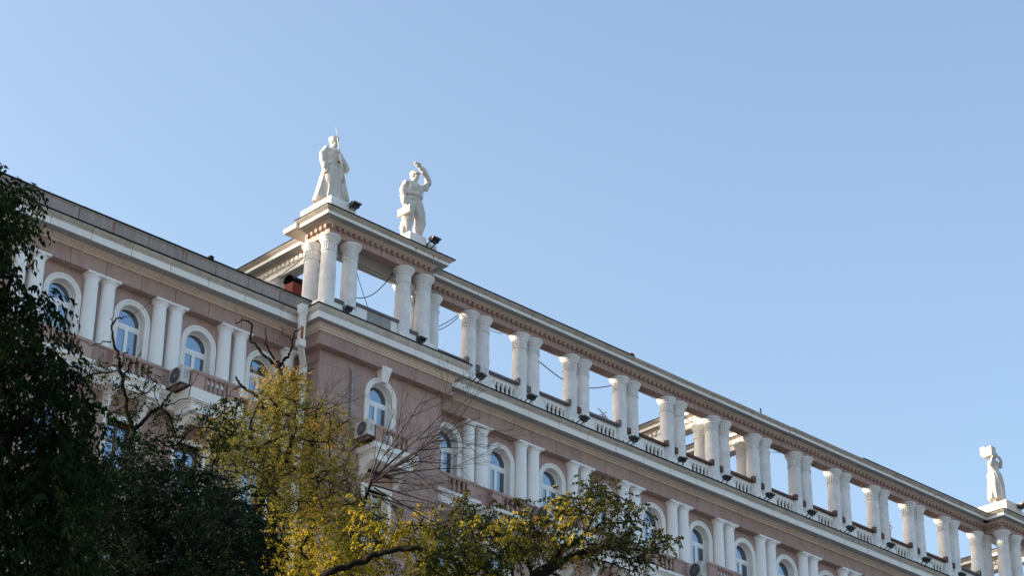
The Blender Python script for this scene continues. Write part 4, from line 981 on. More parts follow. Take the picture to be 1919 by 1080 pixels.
# tall dark tree at the left edge, drooping leaf sprays
A_BL = [((-40.28,-35.31,11.7),0.24,21),((-39.56,-36.15,14.73),0.32,36),((-41.24,-34.57,18.26),0.27,26),((-40.26,-37.7,11.99),0.32,37),((-41.65,-37.91,13.66),0.21,16),((-40.48,-37.57,13.61),0.22,17),((-41.17,-36.98,13.85),0.2,13),((-38.24,-36.91,14.06),0.23,18),((-40.95,-35.19,15.53),0.31,34),((-38.86,-38.12,12.64),0.28,27),((-38.15,-37.6,11.69),0.28,28),((-39.42,-38.4,14.31),0.26,25),((-39.15,-37.63,12.67),0.26,23),((-39.46,-36.8,12.04),0.26,23),((-40.4,-34.29,13.03),0.3,33),((-40.48,-36.37,16.61),0.34,41),((-38.07,-36.0,14.53),0.24,21),((-39.19,-36.68,10.88),0.27,25),((-39.77,-34.69,14.33),0.21,16),((-37.75,-36.07,12.37),0.32,37),((-40.44,-38.38,13.88),0.3,33),((-39.79,-36.7,16.51),0.27,25),((-40.37,-36.26,15.25),0.29,30),((-40.29,-38.59,13.62),0.22,16),((-40.23,-34.9,13.83),0.33,39),((-40.01,-35.84,11.68),0.21,16),((-41.29,-36.69,12.68),0.2,14),((-41.51,-37.37,13.11),0.23,18),((-39.4,-37.73,14.23),0.26,24),((-40.74,-36.21,10.98),0.23,18),((-40.04,-38.75,11.11),0.19,12),((-41.38,-37.46,11.76),0.29,29),((-39.63,-38.06,13.36),0.33,38),((-40.79,-36.7,12.65),0.28,27),((-41.06,-38.06,12.3),0.23,18),((-38.25,-38.47,11.23),0.31,35),((-39.6,-35.72,11.1),0.27,25),((-38.15,-37.3,10.92),0.22,18),((-39.27,-37.55,13.91),0.24,21),((-41.0,-37.88,15.63),0.28,27),((-40.8,-37.0,13.66),0.32,36),((-40.22,-34.35,16.13),0.33,39),((-40.34,-35.67,16.57),0.33,38),((-38.3,-37.6,12.83),0.34,41),((-41.21,-37.87,11.65),0.21,15),((-38.1,-36.08,14.01),0.26,24),((-39.92,-35.02,16.31),0.3,32),((-40.44,-35.13,11.57),0.33,39),((-38.73,-36.96,15.32),0.23,19),((-40.91,-34.47,16.36),0.29,31),((-38.73,-38.31,14.23),0.3,32),((-40.24,-38.22,16.62),0.31,34),((-41.92,-36.86,15.89),0.29,31),((-39.04,-35.27,11.11),0.25,23),((-40.21,-34.68,18.33),0.36,46),((-37.64,-37.05,14.31),0.3,32),((-41.43,-37.78,15.1),0.22,18),((-38.27,-35.53,13.77),0.27,26),((-40.95,-36.97,14.95),0.31,35),((-40.19,-36.17,13.78),0.29,29),((-41.61,-36.99,17.16),0.2,14),((-40.75,-38.14,16.62),0.27,26),((-40.25,-36.52,11.8),0.32,37),((-37.78,-36.35,11.05),0.25,23),((-40.48,-34.53,14.43),0.25,23),((-39.51,-35.5,11.44),0.34,42),((-37.99,-36.84,12.68),0.23,18),((-40.36,-34.39,18.37),0.34,40),((-38.91,-35.59,14.38),0.28,27),((-39.19,-36.71,14.93),0.21,15),((-41.29,-37.65,16.05),0.22,17),((-40.5,-37.56,12.75),0.19,13),((-39.4,-36.25,14.34),0.27,25),((-39.42,-38.1,12.04),0.26,24),((-40.27,-36.87,16.05),0.28,27),((-38.49,-38.47,10.88),0.28,28),((-40.04,-38.12,10.85),0.29,31),((-39.06,-37.69,11.41),0.29,31),((-37.28,-36.0,11.92),0.3,32),((-41.65,-37.08,15.25),0.27,26),((-40.4,-35.06,10.76),0.3,32),((-39.14,-37.31,12.57),0.33,39),((-41.76,-36.9,14.93),0.3,31),((-38.59,-35.83,13.89),0.24,20),((-40.93,-37.27,12.9),0.29,29),((-41.49,-37.59,11.08),0.29,30),((-39.68,-36.76,15.6),0.25,22),((-40.09,-35.31,15.24),0.31,34),((-39.89,-37.22,12.77),0.22,18),((-38.48,-35.92,11.75),0.28,29),((-40.61,-35.79,16.79),0.28,28),((-40.41,-36.84,14.41),0.32,36),((-38.52,-35.59,12.96),0.32,37),((-39.32,-36.33,12.45),0.3,31),((-37.3,-36.52,12.67),0.32,37),((-38.86,-37.9,13.19),0.23,19),((-39.34,-35.45,17.57),0.28,28),((-40.32,-36.41,17.73),0.31,33),((-39.91,-35.96,15.44),0.2,15),((-39.57,-38.15,12.91),0.22,17),((-39.79,-36.67,15.13),0.31,33),((-39.21,-38.07,11.51),0.28,27),((-40.03,-34.97,12.28),0.26,24),((-39.95,-35.71,10.84),0.33,39),((-40.82,-35.68,11.09),0.25,22),((-39.26,-35.71,12.51),0.23,19),((-38.75,-35.12,17.81),0.28,28),((-37.92,-37.27,12.72),0.24,20),((-40.5,-37.53,11.76),0.29,30),((-39.9,-38.44,14.97),0.24,21),((-40.74,-37.65,16.59),0.2,13),((-38.36,-38.23,13.19),0.31,35),((-41.33,-36.01,14.58),0.25,22),((-38.5,-37.05,14.68),0.23,19),((-38.8,-38.08,11.32),0.25,22),((-39.33,-37.41,10.91),0.32,37),((-38.35,-35.6,17.9),0.21,16),((-41.61,-37.81,11.97),0.24,20),((-40.58,-34.84,14.72),0.34,42),((-41.66,-37.64,16.08),0.19,13),((-38.65,-36.68,10.89),0.24,20),((-40.74,-35.86,10.82),0.25,22),((-39.3,-36.87,13.71),0.21,15),((-40.6,-36.66,11.05),0.29,30),((-40.52,-36.82,16.77),0.3,31),((-39.56,-36.15,17.62),0.27,25),((-39.42,-38.47,15.24),0.24,20),((-40.82,-35.56,11.73),0.25,22),((-38.69,-35.36,11.6),0.36,46),((-37.48,-36.06,11.64),0.33,39),((-38.55,-36.09,10.88),0.31,34),((-38.29,-37.99,13.05),0.26,24),((-41.04,-35.3,17.0),0.29,29),((-40.54,-38.1,15.17),0.22,17),((-38.07,-36.85,15.19),0.28,28),((-39.22,-35.29,15.51),0.33,39),((-39.27,-35.41,18.63),0.28,27),((-39.58,-36.6,13.51),0.34,42),((-39.01,-35.34,11.35),0.31,34),((-38.7,-37.47,15.12),0.31,35),((-40.07,-36.77,15.25),0.21,16),((-38.37,-36.5,14.72),0.28,27),((-38.78,-39.15,12.05),0.2,15),((-40.87,-36.28,15.6),0.31,35),((-37.93,-36.93,12.36),0.22,16),((-40.38,-37.34,12.44),0.26,25),((-38.82,-35.0,11.84),0.26,23),((-39.01,-37.2,15.48),0.2,14),((-38.41,-38.55,10.52),0.27,25),((-41.48,-36.89,14.12),0.29,30),((-41.12,-36.66,15.89),0.26,24),((-39.91,-38.01,15.74),0.27,25),((-41.27,-35.23,16.29),0.35,43),((-39.3,-36.91,16.0),0.24,21),((-37.9,-36.18,13.71),0.3,32),((-38.9,-36.18,11.87),0.31,33),((-38.65,-35.45,17.81),0.23,19),((-39.91,-35.32,13.16),0.3,31),((-40.36,-34.59,11.08),0.31,34),((-42.13,-37.66,13.23),0.28,28),((-39.41,-35.08,10.97),0.31,34),((-41.62,-36.4,14.07),0.24,20),((-39.48,-38.37,10.84),0.28,27),((-39.59,-39.0,10.1),0.31,33),((-40.47,-37.83,11.11),0.29,29),((-39.23,-38.41,12.07),0.25,22),((-41.79,-37.5,14.09),0.19,13),((-38.11,-36.27,13.41),0.25,22),((-39.97,-35.18,10.9),0.35,44),((-38.49,-37.93,13.81),0.2,13),((-39.59,-37.15,13.9),0.31,34),((-39.87,-36.05,13.79),0.27,26),((-40.78,-37.56,14.32),0.3,33),((-40.06,-37.89,15.58),0.26,24),((-40.98,-37.92,15.02),0.3,32),((-41.11,-36.29,13.33),0.2,14),((-39.06,-34.93,11.88),0.33,39),((-40.22,-37.95,11.15),0.21,15),((-38.7,-37.69,12.03),0.34,41),((-39.32,-36.59,13.2),0.27,26),((-39.11,-37.32,11.5),0.27,25),((-41.75,-36.61,16.54),0.26,25),((-40.34,-37.92,16.84),0.32,36),((-38.62,-35.65,13.47),0.27,26),((-41.05,-36.16,15.51),0.25,22),((-40.9,-35.37,16.74),0.25,21),((-37.8,-37.54,11.9),0.28,28),((-39.54,-37.13,14.94),0.29,29),((-40.9,-38.36,11.2),0.29,29),((-40.93,-34.03,17.79),0.31,34),((-39.59,-39.09,10.72),0.28,28),((-38.79,-38.09,13.86),0.28,27),((-41.69,-37.98,16.72),0.21,16),((-39.6,-38.09,11.78),0.21,16),((-41.86,-36.69,16.98),0.24,20),((-38.36,-35.42,18.3),0.34,40),((-39.7,-35.09,14.99),0.31,34),((-37.36,-36.37,14.9),0.34,41),((-40.03,-38.31,14.69),0.32,36),((-38.86,-37.66,15.45),0.25,21),((-40.94,-37.47,16.79),0.3,31),((-41.93,-37.2,15.43),0.24,20),((-40.58,-34.75,13.2),0.21,15),((-40.56,-37.44,11.19),0.23,19),((-40.0,-36.31,13.96),0.33,38),((-38.57,-35.47,13.25),0.33,39),((-41.76,-37.95,13.11),0.22,16),((-40.3,-35.94,11.07),0.25,21),((-40.47,-37.85,13.11),0.27,27),((-40.8,-34.12,18.83),0.23,18),((-38.39,-38.84,10.64),0.21,16),((-40.74,-36.31,13.92),0.33,39),((-40.15,-35.57,17.62),0.35,44),((-39.72,-36.65,12.67),0.28,28),((-40.46,-35.97,17.89),0.24,20),((-40.29,-38.43,14.82),0.21,15),((-39.83,-34.48,10.9),0.34,42),((-38.86,-37.45,10.95),0.28,29),((-41.65,-36.7,13.07),0.3,33),((-39.97,-37.66,16.06),0.28,27),((-40.36,-38.48,14.46),0.2,13),((-41.13,-37.01,14.69),0.2,13),((-39.06,-37.05,14.91),0.24,20),((-41.98,-37.21,14.18),0.31,35),((-40.03,-36.93,13.25),0.32,36),((-40.2,-37.97,13.77),0.19,13),((-41.09,-34.48,17.84),0.22,16),((-40.78,-38.04,11.84),0.25,21),((-39.59,-38.36,11.46),0.23,18),((-40.99,-38.03,10.43),0.28,28),((-40.23,-35.29,12.41),0.29,29),((-41.0,-38.27,16.77),0.24,21),((-40.31,-36.52,13.3),0.23,18),((-39.42,-38.0,15.49),0.2,14),((-40.7,-35.48,12.04),0.3,32),((-40.02,-36.24,16.99),0.22,17),((-41.45,-36.61,16.75),0.27,25),((-37.25,-36.99,10.99),0.29,30),((-39.34,-36.19,15.26),0.35,44),((-40.58,-37.63,15.2),0.27,27),((-39.56,-36.76,10.7),0.2,14),((-39.88,-34.75,11.28),0.26,25),((-38.17,-35.35,18.74),0.21,16),((-39.59,-37.51,16.36),0.23,18),((-40.17,-37.28,15.9),0.3,31),((-40.16,-38.28,11.21),0.2,13),((-38.74,-35.81,18.46),0.27,25),((-38.2,-37.6,13.74),0.33,39),((-38.11,-37.11,13.73),0.3,31),((-38.95,-38.55,12.7),0.33,38),((-40.14,-35.73,12.13),0.29,29),((-41.59,-37.58,14.09),0.31,34),((-40.52,-36.89,15.83),0.32,36),((-40.67,-34.34,18.2),0.27,26),((-40.98,-37.88,14.65),0.21,15),((-39.15,-38.37,10.72),0.27,25),((-39.12,-35.03,10.99),0.22,17),((-40.64,-34.8,13.72),0.22,16),((-40.91,-36.85,12.85),0.26,23),((-40.24,-37.63,11.49),0.22,17)]
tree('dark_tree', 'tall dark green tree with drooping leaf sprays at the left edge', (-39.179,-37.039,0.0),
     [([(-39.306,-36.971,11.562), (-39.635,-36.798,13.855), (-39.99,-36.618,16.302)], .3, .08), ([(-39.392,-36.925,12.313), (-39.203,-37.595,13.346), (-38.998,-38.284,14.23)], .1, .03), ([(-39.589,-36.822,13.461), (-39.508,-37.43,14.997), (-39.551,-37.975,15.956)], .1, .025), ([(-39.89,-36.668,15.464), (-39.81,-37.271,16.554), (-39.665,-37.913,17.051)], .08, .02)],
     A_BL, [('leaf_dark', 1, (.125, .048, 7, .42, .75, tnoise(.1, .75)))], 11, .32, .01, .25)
# broad dense crown, lower left
B_BL = [((-31.97,-32.88,14.06),0.28,19),((-32.98,-32.72,14.34),0.26,15),((-33.23,-31.71,15.37),0.4,38),((-32.31,-34.02,14.42),0.27,17),((-34.07,-33.21,15.01),0.37,32),((-34.2,-33.98,13.87),0.22,11),((-34.23,-32.34,15.92),0.39,36),((-32.01,-31.49,16.63),0.38,34),((-31.98,-32.3,13.54),0.37,32),((-32.66,-30.66,13.47),0.27,17),((-32.83,-33.55,13.76),0.31,23),((-33.48,-32.87,12.99),0.36,31),((-32.85,-30.9,13.75),0.32,24),((-32.62,-32.1,13.38),0.32,23),((-34.01,-31.36,15.52),0.26,16),((-31.14,-31.98,16.39),0.29,20),((-32.08,-33.82,13.92),0.31,23),((-33.6,-33.93,13.94),0.25,15),((-33.91,-34.23,14.95),0.36,30),((-33.92,-30.51,14.98),0.28,18),((-34.58,-32.64,12.94),0.34,27),((-35.65,-33.98,13.1),0.36,31),((-32.78,-30.41,17.3),0.27,17),((-34.22,-34.7,13.03),0.27,17),((-31.19,-32.25,14.33),0.36,31),((-33.31,-32.03,15.92),0.28,19),((-33.91,-30.4,15.31),0.26,16),((-33.29,-32.91,15.03),0.25,15),((-34.8,-32.0,13.94),0.39,36),((-35.1,-33.33,14.22),0.31,23),((-32.52,-32.26,13.83),0.28,18),((-35.15,-34.75,13.54),0.22,11),((-33.39,-31.6,16.48),0.27,18),((-34.48,-32.12,15.59),0.3,22),((-34.9,-33.67,13.47),0.36,31),((-33.96,-30.79,16.62),0.3,21),((-31.94,-30.99,16.34),0.31,22),((-33.85,-35.55,13.16),0.28,18),((-35.59,-34.06,13.38),0.26,15),((-34.99,-34.42,12.24),0.33,26),((-33.25,-31.51,15.13),0.3,21),((-34.44,-31.45,13.36),0.39,36),((-33.27,-33.87,14.38),0.3,20),((-32.61,-33.3,15.59),0.31,22),((-30.8,-32.1,14.27),0.39,35),((-34.34,-32.39,15.5),0.27,17),((-32.62,-30.94,14.59),0.34,28),((-35.85,-33.95,13.96),0.23,12),((-31.78,-33.14,13.09),0.25,15),((-33.16,-33.46,13.83),0.31,23),((-33.28,-35.46,13.04),0.29,20),((-31.84,-31.59,16.34),0.32,24),((-31.56,-31.18,15.92),0.38,34),((-33.6,-33.15,15.84),0.23,12),((-34.06,-34.41,12.65),0.3,21),((-33.09,-31.88,15.31),0.39,36),((-31.43,-32.79,15.82),0.35,28),((-33.45,-34.56,12.87),0.32,23),((-33.48,-35.84,13.32),0.28,19),((-34.38,-30.97,13.14),0.34,27),((-33.38,-35.37,12.58),0.34,27),((-32.11,-32.32,16.29),0.33,26),((-35.4,-33.8,12.74),0.31,23),((-33.68,-32.35,15.61),0.31,22),((-35.48,-34.13,12.08),0.21,10),((-33.09,-32.18,13.57),0.36,30),((-34.02,-33.51,13.62),0.26,16),((-35.66,-33.44,12.94),0.33,26),((-32.2,-32.69,15.34),0.37,31),((-33.65,-33.11,14.91),0.37,32),((-32.49,-31.05,15.16),0.25,15),((-32.17,-31.7,15.66),0.25,15),((-32.56,-31.7,13.76),0.34,28),((-35.17,-34.1,12.19),0.34,28),((-34.49,-33.31,14.7),0.23,12),((-33.97,-32.91,15.71),0.27,17),((-32.85,-33.9,13.97),0.36,30),((-31.68,-32.96,15.03),0.39,37),((-31.57,-32.65,13.45),0.4,38),((-32.79,-30.6,16.69),0.3,22),((-32.6,-31.46,16.24),0.3,22),((-33.67,-30.25,15.95),0.26,15),((-35.46,-33.11,15.07),0.29,19),((-33.62,-33.55,14.98),0.35,28),((-31.68,-32.42,15.46),0.26,15),((-33.71,-32.07,13.7),0.3,20),((-32.11,-33.98,15.07),0.33,25),((-33.8,-32.09,13.41),0.33,25),((-31.97,-30.95,13.55),0.39,36),((-35.62,-33.73,12.04),0.36,31),((-34.09,-35.01,12.39),0.26,16),((-35.72,-33.41,14.38),0.24,13),((-35.53,-33.12,12.54),0.29,20),((-34.51,-33.99,15.64),0.36,31),((-32.03,-32.76,14.9),0.38,34),((-35.67,-33.67,13.8),0.23,12),((-32.96,-31.08,14.7),0.39,37),((-33.59,-33.54,15.47),0.27,17),((-32.97,-31.35,13.94),0.33,26),((-33.39,-34.57,12.4),0.33,26),((-32.93,-32.48,14.26),0.36,30),((-32.19,-33.16,13.56),0.24,13),((-34.01,-34.41,13.87),0.37,32),((-32.54,-34.05,14.26),0.29,20),((-32.61,-32.24,16.48),0.28,18),((-34.38,-32.94,14.17),0.31,22),((-35.37,-33.51,13.99),0.29,20),((-32.17,-33.07,15.97),0.34,27),((-32.88,-34.45,13.65),0.25,15),((-33.96,-35.5,14.48),0.34,28),((-33.07,-33.51,15.12),0.29,20),((-34.98,-32.67,13.83),0.23,12),((-32.28,-31.87,15.18),0.39,37),((-33.48,-30.66,14.35),0.34,27),((-35.84,-33.54,13.18),0.31,23),((-34.28,-31.34,13.07),0.24,13),((-32.08,-32.59,14.71),0.36,30),((-33.02,-32.3,14.4),0.39,36),((-33.25,-30.68,14.07),0.31,22),((-33.23,-32.14,15.7),0.24,13),((-33.71,-33.1,14.68),0.38,34),((-33.98,-33.01,14.54),0.27,17),((-33.21,-30.37,14.3),0.39,35),((-34.67,-32.92,13.46),0.36,30),((-31.45,-31.48,14.86),0.26,16),((-32.31,-30.85,13.58),0.31,23),((-33.68,-34.87,14.55),0.32,24),((-32.09,-32.79,13.44),0.34,28),((-32.65,-30.78,16.93),0.3,22),((-34.01,-31.95,16.32),0.3,21),((-33.45,-35.36,14.13),0.22,11),((-33.07,-30.78,15.32),0.41,39),((-33.86,-33.81,15.49),0.35,29),((-33.39,-33.14,13.68),0.27,17),((-33.02,-30.32,13.99),0.27,17),((-32.38,-31.43,16.31),0.34,27),((-33.9,-33.17,15.68),0.3,21),((-31.82,-33.32,13.58),0.36,31),((-34.92,-32.59,15.45),0.36,30),((-33.99,-34.61,12.73),0.36,31),((-33.42,-30.07,14.37),0.36,31),((-32.41,-31.01,17.04),0.34,27),((-32.65,-34.39,13.83),0.25,15),((-33.24,-30.63,15.06),0.25,15),((-33.5,-32.84,15.29),0.27,16),((-33.94,-32.21,15.03),0.35,29),((-33.45,-30.34,13.44),0.39,35),((-34.17,-32.89,16.28),0.34,27),((-34.94,-33.99,14.57),0.26,15),((-33.12,-32.67,14.62),0.28,19),((-32.97,-32.14,13.99),0.27,17),((-35.05,-33.29,14.86),0.22,11),((-33.0,-30.47,16.18),0.35,30),((-31.58,-33.12,15.24),0.38,34),((-34.87,-34.15,13.22),0.32,25),((-34.2,-35.21,13.62),0.25,15),((-33.9,-30.91,16.45),0.28,18),((-32.99,-30.6,14.15),0.37,33),((-31.86,-32.34,13.95),0.29,19),((-33.06,-33.35,12.76),0.33,26),((-32.77,-31.24,13.84),0.41,40),((-32.17,-33.24,15.31),0.27,17),((-33.27,-35.05,12.89),0.32,25),((-33.16,-34.58,12.72),0.34,27),((-33.76,-30.81,15.97),0.4,38),((-32.24,-30.94,15.45),0.41,39),((-35.66,-33.72,13.61),0.24,14),((-35.62,-33.23,12.81),0.31,23),((-32.42,-32.96,14.89),0.35,28),((-34.06,-33.51,13.21),0.22,11),((-33.42,-35.28,14.55),0.32,24),((-33.7,-32.6,12.74),0.24,14),((-33.52,-31.02,14.4),0.28,19),((-31.67,-31.6,14.14),0.31,23),((-32.87,-32.22,13.75),0.36,31),((-33.77,-31.92,14.43),0.35,28),((-32.46,-31.69,15.29),0.24,13),((-33.94,-31.42,16.43),0.27,17),((-34.69,-33.78,13.2),0.33,25),((-33.17,-32.52,14.05),0.24,13),((-33.2,-34.82,15.21),0.22,12),((-34.3,-30.84,13.99),0.33,25),((-35.77,-33.67,14.59),0.22,12),((-35.59,-34.31,14.85),0.27,16),((-34.85,-33.73,12.57),0.23,12),((-34.87,-33.14,14.15),0.27,16),((-33.31,-30.66,14.82),0.34,27),((-33.76,-34.17,14.73),0.23,12),((-31.68,-31.29,15.62),0.31,23),((-31.87,-31.66,16.53),0.41,40),((-33.59,-30.65,13.64),0.4,37),((-34.24,-35.3,14.48),0.22,11),((-33.66,-34.43,13.16),0.34,27),((-33.67,-32.67,12.92),0.32,24),((-35.62,-33.55,13.19),0.26,15),((-31.6,-33.24,15.03),0.26,15),((-33.31,-34.96,14.14),0.28,19),((-32.11,-33.24,12.97),0.28,18),((-32.14,-31.54,14.56),0.41,40),((-33.35,-30.62,15.72),0.3,20),((-32.37,-30.93,14.98),0.24,14),((-33.56,-30.57,15.55),0.33,25),((-31.62,-33.39,14.62),0.27,17),((-32.91,-33.91,15.66),0.35,29),((-34.87,-34.51,12.95),0.23,12),((-32.61,-31.13,13.69),0.38,35),((-35.4,-33.48,12.86),0.25,14),((-34.31,-32.61,15.02),0.38,33),((-34.72,-33.38,13.24),0.34,27),((-33.72,-30.14,14.4),0.35,29),((-33.4,-33.44,12.69),0.26,16),((-32.45,-33.49,13.62),0.31,23),((-34.14,-31.72,14.54),0.26,15),((-35.5,-33.24,15.21),0.37,32),((-33.73,-35.38,13.63),0.3,22),((-34.25,-32.53,15.54),0.31,22),((-33.39,-34.0,13.84),0.35,29),((-35.17,-34.21,14.63),0.26,15),((-34.37,-31.03,13.48),0.39,36),((-31.38,-32.12,16.02),0.25,15),((-34.76,-33.97,13.71),0.25,15),((-35.14,-32.94,12.87),0.23,12),((-33.18,-30.64,13.62),0.29,19),((-35.6,-34.03,14.89),0.34,27),((-34.18,-30.97,13.0),0.33,26),((-32.2,-31.26,16.91),0.3,21),((-31.28,-31.56,14.52),0.36,31),((-32.47,-31.36,13.31),0.35,29),((-32.28,-33.82,15.06),0.27,18),((-33.11,-31.72,14.45),0.27,17),((-33.27,-34.84,13.7),0.36,30),((-32.32,-32.39,16.43),0.39,36),((-35.31,-34.03,14.13),0.31,22),((-32.81,-30.96,17.06),0.35,29),((-35.56,-32.95,12.22),0.32,24),((-32.05,-32.2,15.33),0.4,37),((-34.77,-32.2,14.91),0.23,12),((-35.5,-33.56,12.39),0.31,23),((-34.93,-32.06,14.77),0.36,31),((-32.72,-32.56,13.24),0.27,17)]
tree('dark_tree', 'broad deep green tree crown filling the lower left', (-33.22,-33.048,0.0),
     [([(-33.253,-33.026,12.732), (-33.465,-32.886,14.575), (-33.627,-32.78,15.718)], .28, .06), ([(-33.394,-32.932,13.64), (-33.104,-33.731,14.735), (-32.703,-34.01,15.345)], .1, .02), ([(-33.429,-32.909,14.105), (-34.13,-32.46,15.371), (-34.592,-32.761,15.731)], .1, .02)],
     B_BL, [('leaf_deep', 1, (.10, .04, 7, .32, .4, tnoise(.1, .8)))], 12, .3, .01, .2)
# thin, nearly leafless tree rising out of the lower left crown
E_BL = [((-32.44,-29.35,18.71),0.18,20),((-32.16,-28.86,19.52),0.17,17),((-31.51,-29.66,19.04),0.14,12),((-31.78,-29.6,18.27),0.19,23),((-32.2,-28.98,19.84),0.17,17),((-32.15,-29.45,18.32),0.21,27),((-31.88,-29.55,19.26),0.16,15),((-32.01,-29.33,18.9),0.18,20),((-32.66,-28.89,19.66),0.21,28),((-31.9,-29.74,19.56),0.15,14)] + [((-31.62,-29.85,18.56),0.24,18),((-31.46,-30.22,17.86),0.25,19),((-30.84,-30.21,18.67),0.21,14),((-30.69,-30.68,18.3),0.2,12),((-31.3,-29.85,18.56),0.22,16),((-30.86,-30.75,17.65),0.24,19),((-30.75,-30.62,18.06),0.25,20),((-31.12,-29.9,18.42),0.26,21),((-30.78,-30.1,18.31),0.17,9),((-31.25,-29.53,18.49),0.24,18)] + [((-30.45,-30.17,18.82),0.13,10),((-30.33,-30.44,19.18),0.16,15),((-30.47,-30.73,18.64),0.13,10),((-30.62,-29.97,19.21),0.17,17),((-30.53,-30.33,19.06),0.17,17)]
tree('sparse_tree', 'thin dark branches with few leaves in front of the left balconies', (-31.437,-29.433,0.0),
     [([(-31.469,-29.412,13.949), (-31.726,-29.247,17.061), (-31.821,-29.186,18.036), (-31.827,-29.182,18.648)], .14, .05),
      ([(-31.827,-29.182,18.648), (-32.039,-29.167,19.068), (-32.073,-29.146,19.484), (-32.192,-29.072,19.869), (-32.302,-29.121,20.102), (-32.43,-29.043,20.373), (-32.44,-29.037,20.698), (-32.375,-29.077,20.87), (-32.266,-29.144,20.932)], .048, .012),
      ([(-32.166,-29.088,19.872), (-32.143,-29.103,20.129), (-32.016,-29.064,20.336)], .02, .008), ([(-32.108,-29.125,19.696), (-32.031,-29.172,19.936), (-31.83,-29.181,20.209), (-31.805,-29.197,20.329)], .022, .008),
      ([(-31.825,-29.184,18.614), (-31.587,-29.217,18.938), (-31.312,-29.275,19.27), (-31.12,-29.281,19.56), (-31.1,-29.295,19.642)], .045, .012), ([(-31.311,-29.276,19.258), (-31.198,-29.469,19.04), (-31.114,-29.525,18.823), (-31.096,-29.537,18.689)], .03, .012),
      ([(-32.43,-29.043,20.373), (-32.584,-28.95,20.318), (-32.802,-28.935,20.166), (-33.028,-28.8,20.341)], .014, .005), ([(-31.312,-29.275,19.27), (-31.391,-29.224,19.512), (-31.515,-29.145,19.647)], .014, .005), ([(-31.08,-29.547,18.827), (-31.032,-29.579,19.115), (-30.923,-29.652,19.275)], .012, .005),
      ([(-31.31,-29.277,19.236),(-30.842,-29.465,19.557),(-30.68,-29.453,20.078),(-30.632,-29.486,20.142)], .012,.005), ([(-32.437,-29.039,20.663), (-32.487,-29.008,20.831), (-32.455,-29.028,20.976)], .010, .005), ([(-32.266,-29.144,20.932), (-32.111,-29.241,20.977), (-31.83,-29.418,21.333)], .007, .004)],
     E_BL, [('leaf_dark', 1, (.075, .035, 5, .22, .3, tnoise(.3, .95)))], 13, .2, .007, .5, crown_name='foliage')
